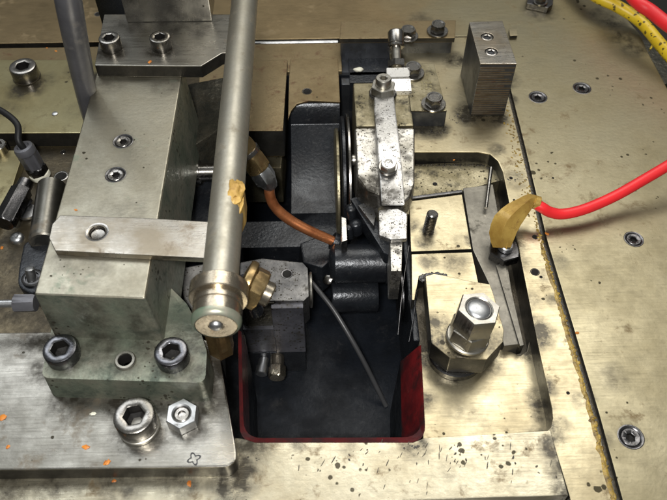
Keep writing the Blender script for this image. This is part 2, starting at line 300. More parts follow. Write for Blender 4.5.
def lathe(name, base, axis, rings, m, root=None, N=36, spin=0.0, sharp=32, cap=(True, True)):
    ax = Vector(axis).normalized(); q = Vector((0, 0, 1)).rotation_difference(ax)
    bm = bmesh.new(); prev = None
    for rg in rings:
        r, h = rg[0], rg[1]; sh = rg[2] if len(rg) > 2 else 'c'
        vs = []
        for i in range(N):
            th = 2*math.pi*i/N; k = r*(hexr(th) if sh == 'h' else 1)
            vs.append(bm.verts.new(Vector(base)+q @ Vector((k*math.cos(th+spin), k*math.sin(th+spin), h))))
        if prev:
            for i in range(N): bm.faces.new((prev[i], prev[(i+1) % N], vs[(i+1) % N], vs[i]))
        elif cap[0]: bm.faces.new(vs[::-1])
        prev = vs
    if cap[1]: bm.faces.new(prev)
    # no remove_doubles problems: rings differ
    return finish(bm, name, m, root, 0, sharp=sharp)
def tube(name, pts, r, m, root=None, seg=14, sub=6, ends=True, wob=0.0):
    P_ = [Vector(p) for p in pts]; rs = r if isinstance(r, (list, tuple)) else [r]*len(P_)
    path = []; rr = []
    for i in range(len(P_)-1):
        p0 = P_[max(i-1, 0)]; p1 = P_[i]; p2 = P_[i+1]; p3 = P_[min(i+2, len(P_)-1)]
        for k in range(sub):
            t = k/sub
            path.append(0.5*((2*p1)+(-p0+p2)*t+(2*p0-5*p1+4*p2-p3)*t*t+(-p0+3*p1-3*p2+p3)*t**3)); rr.append(rs[i]*(1-t)+rs[i+1]*t)
    path.append(P_[-1]); rr.append(rs[-1])
    bm = bmesh.new(); prev = None; up = Vector((0.13, 0.21, 1)).normalized()
    for i, p in enumerate(path):
        d = (path[min(i+1, len(path)-1)]-path[max(i-1, 0)]).normalized()
        a = d.cross(up).normalized(); b = a.cross(d); up = b if True else up
        w = rr[i]*(1+(wob*noise.noise(p*0.2) if wob else 0))
        vs = [bm.verts.new(p+(a*math.cos(2*math.pi*k/seg)+b*math.sin(2*math.pi*k/seg))*w) for k in range(seg)]
        if prev:
            for k in range(seg): bm.faces.new((prev[k], prev[(k+1) % seg], vs[(k+1) % seg], vs[k]))
        elif ends: bm.faces.new(vs[::-1])
        prev = vs
    if ends: bm.faces.new(prev)
    return finish(bm, name, m, root, 0, sharp=50)
def blob(name, c, r, m, root=None, sc=(1, 1, 1), amp=0.25, freq=0.25, sub=3, rot=0.0):
    bm = bmesh.new(); bmesh.ops.create_icosphere(bm, subdivisions=sub, radius=1)
    rm = Matrix.Rotation(rot, 3, 'Z')
    for v in bm.verts:
        k = 1+amp*noise.noise(v.co*r*freq*2+Vector(c)*0.37)
        v.co = Vector(c)+rm @ Vector((v.co.x*sc[0]*r*k, v.co.y*sc[1]*r*k, v.co.z*sc[2]*r*k))
    return finish(bm, name, m, root, 0, sharp=60)

# fasteners -----------------------------------------------------------------
def darken(o, x, y, ztop, rr):   # black on the inner faces of the socket
    o.data.materials.append(M['holedark']); org = ROOTLOC[o.name]
    for p_ in o.data.polygons:
        c = p_.center/MM+org
        if c.z < ztop and math.hypot(c.x-x, c.y-y) < rr*1.02: p_.material_index = 1
    return o
def cap_screw(x, y, z, r, h, root, m='bolt', spin=0.0, s=0.55, name='socket_screw'):
    e = r*0.13
    o = lathe(name, (x, y, z), (0, 0, 1), [(r-.2, 0), (r, .2), (r, h-e), (r-e*.35, h-e*.3), (r-e, h), (r*s+.25, h), (r*s, h-.25, 'h'), (r*s, h-r*.75, 'h'), (r*.12, h-r*.95)], m, root, spin=spin)
    return darken(o, x, y, z+h-.35, r*s)
def countersunk(x, y, z, r, root, m='bolt', spin=0.0):
    o = lathe('countersunk_screw', (x, y, z), (0, 0, 1), [(r*.6, -4.0), (r, -1.0), (r, -0.35), (r*.94, -.15), (r*.5+.25, -.15), (r*.5, -.4, 'h'), (r*.5, -2.2, 'h'), (r*.1, -2.7)], m, root, spin=spin)
    return darken(o, x, y, z-.5, r*.55)
def seat(x, y, z, r, root, m='socket'):   # the machined rim of a screw hole, a real shallow cup
    return lathe('screw_seat', (x, y, z), (0, 0, 1), [(r*1.0, -4.5), (r*1.0, -.4), (r*1.12, -.02), (r*1.26, .12), (r*1.34, .02), (r*1.34, -.6)], m, root, cap=(True, False))
def hexbolt(x, y, z, r, h, root, washer=0, spin=0.2, m='bolt'):
    w = 1.6 if washer else 0
    o = lathe('hex_bolt', (x, y, z+w), (0, 0, 1), [(r*.97, 0, 'h'), (r, .3, 'h'), (r, h-1, 'h'), (r*.86, h), (r*.7, h), (r*.6, h-.4)], m, root, spin=spin)
    if washer: lathe('washer', (x, y, z), (0, 0, 1), [(washer-.2, 0), (washer, .3), (washer, w-.3), (washer-.3, w), (r*.9, w)], 'bolt', o)
    return o
def nut(base, axis, r, h, rin, root, m='steel', spin=0.2, stud=None, sm='steel', name='hex_nut'):
    o = lathe(name, base, axis, [(r*.95, 0, 'h'), (r, h*.06, 'h'), (r, h*.94, 'h'), (r*.95, h, 'h'), (rin+.6, h), (rin, h-.5), (rin, h*.4)], m, root, spin=spin)
    if stud:
        lathe('stud', base, axis, [(rin-.3, 0), (rin-.3, h+stud-.8), (rin-1.0, h+stud-.1), (rin*.35, h+stud)], sm, root)
    return o
def hole(x, y, z, r, root, m='holedark', name='bolt_hole', rim='bolt'):
    """a threaded hole: raised worn rim and a flush black disc painted as its shade"""
    return lathe(name, (x, y, z), (0, 0, 1), [(r*1.3, -.5), (r*1.3, .0), (r*1.22, .12), (r*1.02, .06), (r, -.3)], rim, root, cap=(False, False)) and \
        lathe(name, (x, y, z), (0, 0, 1), [(r*1.0, -3), (r*1.0, .05), (r*.9, .08), (r*.86, .02), (r*.1, .015)], m, root)

# ================================================================== THE SETTING
G = [(645, 560), (633, 530), (620, 500), (597, 415), (572, 330), (545, 240), (524, 150), (508, 85), (505, 55)]   # groove, top to bottom
gr = PP(G)
# right and rear deck (one L-shaped plate with the rounded far corner)
rear_y = 194.0
arc = PP([(700, 150), (667, 88), (648, 52), (640, 34), (627, 19), (608, 7), (590, -2), (560, -14)])
outer = [(gr[0][0]+3, -235)]+[(x+1.2, y) for x, y in gr]+[(121.5, rear_y), (-300, rear_y), (-300, 330), (arc[-1][0]-30, 330)]+arc[::-1]+[(arc[0][0]+6, 60), (arc[0][0]+14, -235)]
SC = [(582, 88), (538, 97), (634, 239), (631, 437), (98, 14)]
SCw = PP(SC)
deck = prism('deck', outer, 0, -14, 'deck', None, 0.5, side='flankshade', holes=[circ(x, y, 5.4) for x, y in SCw[:4]], kind='structure')
for i, (x, y) in enumerate(SCw[:4]):
    r = 4.4 if i != 2 else 3.6
    seat(x, y, 0, 4.1 if i == 2 else 4.6, deck); countersunk(x, y, 0, 4.0 if i == 2 else 4.4, deck, 'socket', spin=i*.4)
hole(SCw[4][0], SCw[4][1], 0, 2.2, deck)
lathe('deck_rim', (0, 0, 0), (0, 0, 1), [(0.5, -60), (0.6, -59)], 'pit', deck) if False else None
# frame around the pocket
pk = [P(405, 152), P(478, 152), P(490, 154), P(498, 161), P(503, 172), P(520, 255), P(538, 345), P(552, 408), P(553, 418), P(551, 427), P(545, 433.5), P(535, 436.5), P(524, 437)]
outerf = [(x-1.3, y) for x, y in gr]
frm = outerf + [(119.0, rear_y-1), (44, rear_y-1)] + [(44, pk[0][1])] + pk[1:] + [(pk[-1][0], -113), (98, -113.5), (100, -140), (100, -235)]
frm = [(outerf[0][0], -235)] + frm
frame = prism('frame_plate', frm, 0, -20, 'frame', None, 0.6, kind='structure', side='flankshade')
for px, py, r in [(535, 272, 2.0), (511, 178, .9), (535, 237, 1.3), (541, 277, .7), (514, 200, .6), (568, 393, .7), (553, 178, .6)]:
    x, y = P(px, py); hole(x, y, 0, r, frame, rim='oil')
# front plate
fr = [(-300, -139.6), (99.4, -139.6), (98, -109.2), P(424, 438.5), P(413, 443), P(255, 443), P(243, 439), (-62, -108), (-62, -115), (-300, -115)]
front = prism('front_plate', fr, 0.6, -14, 'front', None, 0.5, kind='structure')
box('front_apron', -300, -260, 140, -139.2, -12, -30, 'leftplate', None, 0.5)['kind'] = 'structure'
# bed on the left under the column, and slot strip behind
bed = box('machine_bed', -300, -85, -84, 158, 0, -20, 'bed', None, 0.4); bed['kind'] = 'structure'
strip = box('rear_strip', -300, 158.4, 10, 190.5, -1.5, -20, 'rear', None, 0.6); strip['kind'] = 'structure'
rail = lathe('slot_rod', (-62, 192.4, -2.2), (1, 0, 0), [(1.3, 0), (1.3, 70)], 'zinc', strip, N=12)
for px in (63, 152), (61, 176), :
    x, y = P(px[0], px[1]); hole(x, y, 0, 1.4 if px[1] == 152 else 3.3, bed, rim='bolt')
# pit
bm = bmesh.new()
prism_bm(rect(-86, -114, 48, 160), -86, -92, bm=bm)
prism_bm(rect(-86, 157, 48, 160), -4, -86, bm=bm); prism_bm(rect(-88, -114, -85, 160), -4, -86, bm=bm)
prism_bm(rect(-86, -118, 48, -114), -16, -86, bm=bm)
pit = finish(bm, 'pit_floor', 'pit', None, 0, kind='structure')
# background under everything
fl = box('shop_floor', -1500, -900, 1800, 2500, -330, -340, 'bgdark', None, 0); fl['kind'] = 'structure'
g = box('green_machine_base', P(660, 100, -60)[0], -120, 420, P(655, 82, -60)[1], -60, -300, 'bggreen', None, 2)
tag(g, 'green painted machine base beyond the right edge of the deck', 'machine base')
g = prism('brown_cover', PP([(640, 40), (700, 40), (720, 82), (650, 84)], -45), -45, -60, 'rough', None, 1)
tag(g, 'dark brown cover below the yellow hose at the upper right', 'cover')

# pocket: floor, trough and red pit lining
bm = bmesh.new()
prism_bm([(44, 74), (108, 76), (108, 60), (44, 40)], -9, -30, bm=bm)
pf = finish(bm, 'pocket_floor', 'yelspeck', None, 0.3, kind='structure')
tf = prism('trough_floor', [(44, 60), (110, 62), (110, -112), (44, -112)], -19, -30, 'trough', None, 0.3, kind='structure')
hx, hy = P(435, 184, -9); hole(hx, hy, -9, 1.2, pf, rim='oil')
# ================================================================== POCKET FITTINGS
shelf_top = -13
sh = PP([(416, 338), (500, 338), (532, 345), (556, 445), (424, 445)], shelf_top)
sh = [P(450, 338, shelf_top), P(512, 352, shelf_top), P(520, 356, shelf_top), P(527, 351, shelf_top), P(530, 338, shelf_top), (102.5, -60), (101.5, -112.5), P(423, 448, shelf_top), P(421, 352, shelf_top), P(440, 350, shelf_top)]
t = tag(prism('shelf_plate', sh, shelf_top, -40, 'frame', None, 0.5, side='flankshade'), 'smooth sunk shelf plate in front of the octagonal clamp block', 'plate')
t = thing('pit_lining', 'red painted lining round the front of the dark pit', 'lining', -5, -108, -40)
lip = roundpoly([P(238, 330, -3), P(240, 444, -3), P(426, 443, -3), P(421, 345, -3)], [0, 9, 9, 0], 6)
inner = roundpoly([P(241, 330, -3), P(243.5, 437, -3), P(422, 436, -3), P(418.5, 345, -3)], [0, 9, 9, 0], 6)
bm = bmesh.new()
def wallstrip(bm, a, za, b, zb):
    A = [bm.verts.new((x, y, za)) for x, y in a]; B = [bm.verts.new((x, y, zb)) for x, y in b]
    for i in range(len(a)-1): bm.faces.new((A[i], A[i+1], B[i+1], B[i]))
wallstrip(bm, lip, -3, inner, -4.5)
low = [(x-(7.5 if x > 0 else -1), y+2.5) for x, y in inner]
wallstrip(bm, inner, -4.5, low, -24)
finish(bm, 'lining_wall', 'redpaint', t, 0)
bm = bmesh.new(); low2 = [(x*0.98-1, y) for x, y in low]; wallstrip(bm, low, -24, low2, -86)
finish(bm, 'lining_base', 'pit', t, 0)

def plate(name, pts, z, th, m, label, cat='plate', bevel=0.4, **k):
    return tag(prism(name, PP(pts, z), z, z-th, m, None, bevel, side='flankshade', **k), label, cat)
pl = thing('pocket_plate', 'yellowish steel plate carrying the leaning threaded stud', 'plate', *P(440, 225, -5), -18)
prism('plate', PP([(409, 201), (462, 194), (471.5, 249), (411, 251.5)], -5), -5, -18, 'frame', pl, 0.4, side='flankshade')
prism('edge_strip', PP([(409, 196.5), (462, 189.5), (462.6, 192), (409, 199)], -3.6), -3.6, -18, 'socket', pl, 0.3)
sx0, sy0 = P(428, 231, -5)
thr = []
for i in range(12):
    h = i*1.15; thr += [(3.3, h), (3.3, h+.35), (2.5, h+.6), (2.5, h+.8)]
lathe('threaded_stud', (sx0, sy0, -5.3), (0.10, .10, 1), thr+[(3.2, 14), (2.6, 14.6)], 'bolt', pl, N=24, sharp=15)
plate('pocket_plate', [(411.5, 254), (472, 252), (482, 300), (440, 300), (425, 274), (419, 276), (414.5, 300), (412, 300)], -5, 13, 'frame', 'yellowish steel plate half hidden behind the octagonal clamp block')
ra = thing('guide_rail', 'dark grey guide rail running beside the pocket wall', 'rail', *P(485, 250, -8), -19)
prism('rail_bar', PP([(463, 188), (493, 184), (507, 262), (521, 344), (504, 346), (492, 290), (473, 250)], -7), -7, -19, 'railm', ra, 0.5)
plate('wear_strip', [(496, 265), (505, 262), (524, 345), (520, 346)], -5.5, 9, 'railm', 'narrow steel wear strip along the right side of the guide rail', 'strip', 0.3)
a = P3(491, 168, -3); b = P3(486, 208, -3.5)
tag(tube('loose_pin', [a, (a+b)/2, b], [1.3, 1.1, 1.0], 'bolt', None, 10, 2), 'thin steel pin lying on the guide rail by the pocket corner', 'pin')
# clamp block
cb = thing('clamp_block', 'octagonal steel clamp block under a tall double nut', 'clamp', *P(462, 330, -13), -13)
x, y = P(455, 356, -13)
lathe('base_ring', (x, y, -13.2), (0, 0, 1), [(14.0, 0), (14.6, .6), (14.6, 4.4), (14, 5), (9, 5)], 'socket', cb)
top = [(425.5, 276), (434, 273.5), (443, 275), (470, 281), (490, 284), (493, 292), (504, 330), (503, 342), (487, 359.5), (450, 358), (431.5, 343)]
prism('clamp_body', PP(top, 6), 6, -8, 'white' if False else 'frame', cb, 0.5, side='flankshade')
bm = bmesh.new()
rn = random.Random(3)
for i in range(60):
    t_ = i/59; px = 424+t_*26; py = 279-4.6*math.sin(t_*2.6)+rn.uniform(-1.3, 1.3)
    c = P3(px-4, py+rn.uniform(-2, 3)*(1-t_), 3+rn.uniform(-1.5, 1.5)); m4 = Matrix.Translation(c) @ Matrix.Rotation(rn.random()*3, 4, 'Z') @ Matrix.Diagonal((1.4, .8, .5, 1))
    bmesh.ops.create_icosphere(bm, subdivisions=1, radius=1.0, matrix=m4)
finish(bm, 'burr', 'speckdark', cb, 0, kind='stuff')
x, y = P(467, 338, 6)
ax = (0.10, 0.05, 1)
lathe('flange_washer', (x, y, 5.8), ax, [(10.4, 0), (10.8, .4), (10.8, 1.8), (10.2, 2.4), (6, 2.4)], 'steel', cb)
b = Vector((x, y, 8.0)); A = Vector(ax).normalized()
nut(b, ax, 10.4, 9.5, 5.8, cb, 'steel', 0.35)
nut(b+A*9.6, ax, 10.6, 13.5, 6.3, cb, 'steel', 0.15)
lathe('stud', b, ax, [(6.1, 0), (6.1, 22.4), (5.6, 23.2), (4.4, 23.9), (2, 24.3), (.4, 24.4)], 'zinc', cb, sharp=60)
# terminal with red wire
tm = thing('wire_terminal', 'gold coloured insulating boot on a black hex nut at the end of the red wire', 'terminal', *P(503, 262, -7), -7)
bx, by = P(503, 255, -7)
lathe('terminal_nut', (bx, by, -7), (0, 0, 1), [(8.8, 0, 'h'), (9.2, .4, 'h'), (9.2, 5.4, 'h'), (8.7, 6, 'h'), (4, 6.0)], 'socket', tm, spin=.3)
lathe('terminal_collar', (bx, by, -1), (0.1, 0.06, 1), [(4.0, 0), (4.2, .4), (4.2, 3), (3.6, 3.6)], 'zinc', tm)
# boot: swept octagon
bp = [P3(502, 247, 1), P3(502.5, 234, 6), P3(506.5, 223, 10.5), P3(515, 213.5, 13.5), P3(523, 206.5, 15), P3(530, 200.8, 16), P3(536, 202.5, 15.4)]
bo_ = tube('boot', bp, [5.6, 8.2, 8.6, 7.2, 5.4, 4.1, 3.3], 'gold', tm, 6, 2)
bo_.location = (0, 0, 0); sb_ = bo_.modifiers.new('round', 'BEVEL'); sb_.width = 0.0016; sb_.segments = 4; sb_.limit_method = 'ANGLE'; sb_.angle_limit = rad(25)
lathe('crimp_collar', bp[-1]-(bp[-1]-bp[-2]).normalized()*1.5, bp[-1]-bp[-2], [(3.3, 0), (3.9, .3), (3.9, 3.2), (3.3, 3.6)], 'gold', tm, N=24)
tube('boot_seam', [bp[0]+Vector((1, -4, 3)), bp[2]+Vector((1.5, -4, 4.0)), bp[4]+Vector((0, -2, 4.0)), bp[5]+Vector((0, 0, 2.4))], .35, 'gold', tm, 6, 4)
wp = [P3(534, 202.8, 15.2), P3(542, 207.5, 14), P3(550, 212, 11), P3(563, 214, 9), P3(585, 209, 10), P3(615, 196, 13), P3(645, 179, 18), P3(672, 163, 24), P3(720, 134, 34)]
tag(tube('red_wire', wp, 3.1, 'redwire', None, 16, 6), 'thick red wire crossing the right deck from the gold terminal', 'wire')
# grooved square block
sb = thing('riser_block', 'square steel riser block with ridged front and two socket screws', 'block', *P(485, 115, 0), 0)
zt = 40
q = PP([(469, 23.5), (502, 22), (516.5, 65), (480, 65)], zt)
cx = sum(a for a, _ in q)/4; cy = sum(b for _, b in q)/4
cor = [(q[3][0], q[3][1]), (q[2][0], q[2][1]), (q[1][0], q[1][1]), (q[0][0], q[0][1])]
scr = PP([(487, 38), (491, 53)], zt)
prism('block_body', cor, zt, 0, 'darkblue', sb, 0.5)
prism('block_top', [(a*.999+cx*.001, b*.999+cy*.001) for a, b in cor], zt+1.2, zt+.01, 'strap', sb, 0.4, holes=[circ(x, y, 3.9) for x, y in scr])
for i in range(22):   # machined ridges
    z0 = 1.0+i*1.74
    dx = random.uniform(-.15, .15)
    xprof('ridge', cor[0][0]+.4, cor[1][0]-.4, [(cor[0][1]-.55+dx, z0), (cor[0][1]-.55+dx, z0+.9), (cor[0][1]+.2, z0+1.3), (cor[0][1]+.2, z0-.1)], 'ridgem', sb, 0)
for x, y in scr:
    cap_screw(x, y, zt-.2, 3.7, 1.1, sb, 'bolt', .3)
plate('stop_pin', [(509, 28.5), (517, 28), (517.5, 35), (510, 35.5)], 3, 3, 'frame', 'short steel stub beside the rear of the riser block', 'stub', 0.3)

# ================================================================== REAR BLOCKS
t = thing('rear_block', 'brown oiled steel block behind the grey pipe', 'block', *P(250, 100, 3), -20)
prism('block_body', PP([(200, 60.5), (287.5, 59.5), (283, 130.5), (196, 131)], 3), 3, -20, 'rear', t, 0.6, side='flankshade')
prism('lower_step', PP([(200, 130), (284, 130), (281, 168), (200, 168)], -26), -26, -60, 'yelspeck', t, 0.8)
cs = thing('scoop_casting', 'black oily casting with a curved scoop under a brown top plate', 'casting', *P(315, 150, -20), -60)
topo = [P(290.5, 60), P(338, 60), P(340, 103), P(309, 101.5), P(297, 105), P(291, 112), P(288, 121), P(289, 80)]
hx, hy = P(307, 92.5)
prism('top_plate', topo, 1, -.6, 'rear', cs, 0.5)
hole(hx, hy, 1, 2.6, cs, rim='oil')
y0 = P(315, 102)[1]; y1 = P(315, 211, -30)[1]
prof = [(y0+30, -.8), (y0+.3, -.8), (y0-2, -3), (y0-4.5, -9), (y0-6, -14)]
for i in range(1, 9):
    t_ = i/8; prof.append((y0-6+(y1-y0+6)*t_, -14-18*(1-(1-t_)**2.2)))
prof += [(y1, -60), (y0+30, -60)]
xprof('scoop', lambda y: P(290, 150, -20)[0]+.5, 7.5, prof, 'black', cs, 0.5)
y2 = P(285, 247, -40)[1]
box('base_ledge', -62, y2, 7, y1+1, -40, -76, 'black', cs, 0.8)
bm = prism_bm(PP([(300, 243), (318, 236), (334, 238), (340, 252), (322, 268), (303, 262)], -38), -38, -60, draft=3)
finish(bm, 'fold', 'black', cs, 1.5)
# black housing with hex bolts behind the toggle
hb = thing('bridge_housing', 'dark steel bridge housing bolted behind the toggle clamp', 'housing', *P(395, 55, 0), -60)
zt = 13
prism('bridge_top', PP([(341, 21), (456, 20), (455, 37.5), (339.5, 38.5)], zt), zt, 9, 'frame' if False else 'rear', hb, 0.5, side='flankshade')
qa = PP([(342, 23), (454, 22), (453, 37.8), (340.5, 38.8)], zt)
prism('bridge_body', [(x, y+.6) for x, y in qa], 9, -30, 'darkblue', hb, 0.5)
box('side_arm', qa[3][0], P(345, 98, -18)[1], qa[3][0]+8, qa[3][1]+1, -6, -70, 'darkblue', hb, 0.6)
for px, py in ((408, 31), (438, 26)):
    x, y = P(px, py+1, zt+4); hexbolt(x, y, zt, 5.4, 5.2, hb, 7.4, random.random())
# bolted foot
fb = thing('punched_block', 'oily yellowish foot block with two washered hex bolts and punch marks', 'block', *P(428, 110, 13), 0)
prism('foot_body', PP([(405, 63), (434, 63), (447, 110.5), (411, 110.5)], 13), 13, 0, 'yelspeck', fb, 0.5, side='flankshade')
prism('foot_face', [(x, y-.05) for x, y in PP([(405.5, 64), (433.5, 64), (446.5, 110.7), (411.5, 110.7)], 13)], 11.8, 0, 'darkblue', fb, 0.3)
for px, py in ((413, 69), (434, 100)):
    x, y = P(px, py, 17); hexbolt(x, y, 13, 5.6, 5.2, fb, 7.8, random.random())
for i in range(3):
    for j in range(3):
        x, y = P(422+i*4.3, 82.5+j*3.2, 13)
        lathe('punch_mark', (x, y, 13), (0, 0, 1), [(.85, -.2), (.8, .12), (.5, .12), (.3, -.1)], 'lefty', fb, N=10)
# ================================================================== TOGGLE MECHANISM
tg = thing('toggle_clamp', 'black speckled toggle clamp with long bright lever and two nuts', 'clamp', *P(385, 150, 10), -60)
zT = 12
ya = P(380, 82, zT)[1]; yb = P(380, 126, zT)[1]; yc = P(380, 182, zT-3)[1]; yd = P(380, 205, zT-16)[1]
xl = lambda y: P(353, 100, zT)[0]+(ya-y)*0.0; xr = P(411, 100, zT)[0]
xl0 = P(353.5, 90, zT)[0]; xr0 = P(409, 90, zT)[0]
xprof('rear_housing', xl0, xr0, [(ya, zT), (yb, zT), (yb, -50), (ya, -50)], 'yelspeck', tg, 1.6)
zz = zT+1.5
fl_ = PP([(354.5, 127), (415, 127), (415.5, 178), (411, 190), (404, 196), (380, 188), (366, 183), (357, 172)], zz)
prism('front_housing', fl_, zz, -20, 'speck', tg, 2.0, zts=lambda x, y: zz-(yb-y)*0.10, seg=3)
prism('lower_web', PP([(378, 186), (411, 186), (409, 214), (378, 214)], -4), -4, -40, 'yelspeck', tg, 0.6)
# diagonal dark arm
prism('link_arm', PP([(350, 198), (360, 196), (392, 240), (391, 256), (384, 253)], -8), -8, -20, 'black', tg, 0.8)
prism('link_arm', PP([(358, 205), (371, 200), (376, 216), (374, 226)], -5), -5, -12, 'speckdark', tg, 0.5)
# lever
zl = 20
Y = lambda py, z: P(388, py, z)[1]
lx0 = P(378.5, 150, zl)[0]; lx1 = P(400, 150, zl)[0]
lp = [(Y(96, zl), zl), (Y(110, zl), zl), (Y(150, zl+1), zl+1), (Y(206, zl-6), zl-6), (Y(206, zl-14), zl-14), (Y(150, zl-9), zl-9), (Y(96, zl-8), zl-8)]
xprof('lever', lambda y: P(377.5, 150, zl)[0] + (1.0 if y > Y(108, zl) else 0), P(400.5, 150, zl)[0], lp, 'lever', tg, 1.3)
fz = 15
prism('lever_foot', PP([(378.5, 209), (398, 208), (407.5, 213), (407, 238.5), (391, 239.5), (379, 235)], fz), fz, fz-3.4, 'lever', tg, 1.0)
prism('lever_tip', PP([(390, 238), (402.5, 240), (401.5, 271), (391, 271)], fz-3.5), fz-3.5, fz-30, 'speck', tg, 0.5)
# top pivot
cx, cy = P(383, 90, zl)
lathe('pivot_boss', (cx, cy, zT-1), (0, 0, 1), [(8.6, 0), (8.8, .5), (8.8, 6.5), (8, 7.5), (5, 7.5)], 'bolt', tg)
nut((cx, cy, zT+6.5), (0, .05, 1), 8.0, 5.5, 4.6, tg, 'steel', .3, name='pivot_nut')
lathe('pivot_screw', (cx, cy, zT+6.5), (0, .05, 1), [(4.6, 0), (5.0, 6), (5.0, 10), (4.5, 10.8), (2.7, 10.8), (2.4, 10.4, 'h'), (2.3, 7, 'h')], 'steel', tg)
nx, ny = P(388, 168.5, zl)
lathe('spacer_washer', (nx, ny+1, zl-.5), (0, -.15, 1), [(5.6, 0), (5.6, 1.4), (5.2, 1.8), (3, 1.8)], 'bolt', tg)
nut((nx, ny, zl+1.2), (0, -.15, 1), 4.8, 3.6, 2.2, tg, 'steel', .4)
lathe('lever_nut_ring', (nx, ny-.5, zl+4.6), (0, -.15, 1), [(4.2, 0), (4.4, .4), (4.1, 1.1), (2.4, 1.1), (2.1, .3, 'h'), (2.0, -.6, 'h')], 'white', tg)
# adjusting screw with two bright blocks
ad = thing('adjusting_screw', 'knurled adjusting screw lying behind two bright stop blocks', 'screw', *P(397, 60, 14), 0)
aA = Vector((0, .87, .50)).normalized(); base = P3(397, 68, 15)
rg = [(3.0, 0), (3.0, 23)]
lathe('screw_shank', base, aA, rg, 'steel', ad)
kn = [(4.6, 12), (5.3, 12.7), (5.3, 14.2), (5.0, 14.5), (5.3, 14.8), (5.3, 22.6), (4.7, 23.6), (2.4, 23.6), (2.4, 21.5)]
lathe('knurled_head', base+aA*2, aA, kn, 'bolt', ad, N=36)
nut(base+aA*.2, aA, 6.3, 4.6, 3.2, ad, 'bolt', .25)
tp = thing('stop_block', 'bright white worn double stop block between the lever nut and the adjusting screw', 'block', *P(398, 85, 10), 8)
def xs(px, py, z): return P(px, py, z)[0]
y3, y4, y5, y6 = P(398, 67.5, 20)[1], P(398, 76.5, 17)[1], P(398, 78.5, 17)[1], P(398, 91, 15)[1]
xprof('rear_jaw', xs(386.5, 72, 18), xs(409.5, 72, 18), [(y3, 20), (y4, 17), (y4, 6), (y3, 6)], 'white', tp, 0.4)
xprof('front_jaw', xs(389, 84, 16), xs(411, 84, 16), [(y5, 17), (y6, 15), (y6, 6), (y5, 6)], 'white', tp, 0.4)
bl = blob('grease_dab', P3(358.5, 69.5, -2), 2.4, 'whitefleck', None, (1.4, .8, .6), .3)
tag(bl, 'pale dab of grease in the dark recess behind the toggle clamp', 'grease')
box('recess_floor', P(349, 70, -4)[0], P(370, 82, -4)[1], P(404, 70, -4)[0], P(370, 60, -4)[1]+10, -4, -30, 'black', hb, .5)
# edge-on wheel
wh = thing('dark_flywheel', 'dark oily wheel seen edge on beside the toggle clamp', 'wheel', P(346, 170, -10)[0], P(346, 175, -10)[1], -64)
wx = P(346, 170, 0)[0]; wy = 82.0
lathe('wheel_disc', (wx-2.5, wy, -30), (1, 0, 0), [(30, -.5), (40, 0), (41.5, .8), (41.5, 2.4), (40, 3), (12, 3), (12, 5)], 'black', wh, N=72)
lathe('wheel_rim', (wx+1.2, wy, -30), (1, 0, 0), [(36, 0), (42.6, .2), (43, .6), (43, 1.7), (42, 2.1), (20, 2.1)], 'bolt', wh, N=72)
lathe('wheel_cheek', (wx-6.5, wy-2, -34), (1, 0, 0), [(20, 0), (37, .4), (38, 1.2), (38, 2.6), (36, 3.2)], 'yelspeck', wh, N=72)
lathe('side_stud', (xl0+.1, P(352, 160, 2)[1], 2), (-1, 0, 0), [(5, 0), (5, 1.2), (3.4, 1.4), (3.4, 2.8), (2.8, 3.1)], 'steel', tg)
bar = prism('fin', PP([(341, 216), (346.5, 218), (347.5, 240), (341.5, 242)], -4), -4, -40, 'bolt', wh, 0.6)
bolts = [(352, 206, -6, 3.2), (357, 221, -12, 3.8), (350, 226, -10, 2.4)]
for px, py, z, r in bolts:
    p = P3(px, py, z); lathe('wheel_bolt', p+Vector((0, 0, -10)), (-.1, .0, 1), [(r, 0), (r, 8), (r*.85, 9), (r*.3, 9.6)], 'black', wh, sharp=60)
# ================================================================== ROLLERS IN THE PIT
ro = thing('upper_roller', 'matt black horizontal roller under the lever tip', 'roller', *P(360, 266, -34), -60)
c = P3(334, 264, -26); ln = P(386, 264, -26)[0]-c.x
lathe('roller_body', c, (1, 0, 0), [(5, -3), (8, -2.6), (11.2, 0), (11.6, .6), (11.6, ln-1), (12.4, ln-.6), (12.4, ln+.6), (11.4, ln+1), (8, ln+1)], 'black', ro, N=48)
lathe('roller_end', c+Vector((ln+1, 0, 0)), (1, 0, 0), [(10, 0), (10.5, .5), (10.5, 3), (4, 3.2)], 'socket', ro, N=40)
x, y, z = c; lathe('end_screw', (x-3, y-6, z-8), (-.4, -.5, .8), [(3, 0), (3, 3), (2, 3.6)], 'bolt', ro, N=12)
ro = thing('lower_roller', 'larger pit roller with a dull worn band below the black one', 'roller', *P(355, 292, -46), -76)
c = P3(331, 296, -44); ln = P(377, 296, -48)[0]-c.x
lathe('roller_body', c, (1, 0, 0), [(7, 0), (9.5, .5), (10, 1.2), (10, ln-1), (9.6, ln), (6, ln)], 'black', ro, N=48)
ds = lathe('bearing_disc', P3(398, 296, -34), (1, 0, 0), [(10, 0), (16.5, .2), (17, .7), (17, 1.7), (16, 2.2), (6, 2.4)], 'socket', None, N=48)
tag(ds, 'thin upright bearing disc at the right wall of the pit', 'disc')
tag(box('pit_wall_block', P(404, 300, -20)[0]+2, P(410, 345, -18)[1], 44.5, 62, -14, -76, 'black', None, 1), 'black wall block between the pit and the pocket plates', 'block')
tag(tube('thin_rod', [P3(409, 246, -8), P3(403, 285, -10), P3(398, 335, -14)], .45, 'socket', None, 8, 3), 'upper thin steel rod along the right wall of the pit', 'rod')
tag(tube('thin_rod', [P3(417, 290, -8), P3(414, 315, -11), P3(409, 342, -14)], .4, 'socket', None, 8, 3), 'lower thin steel rod beside the clamp block', 'rod')
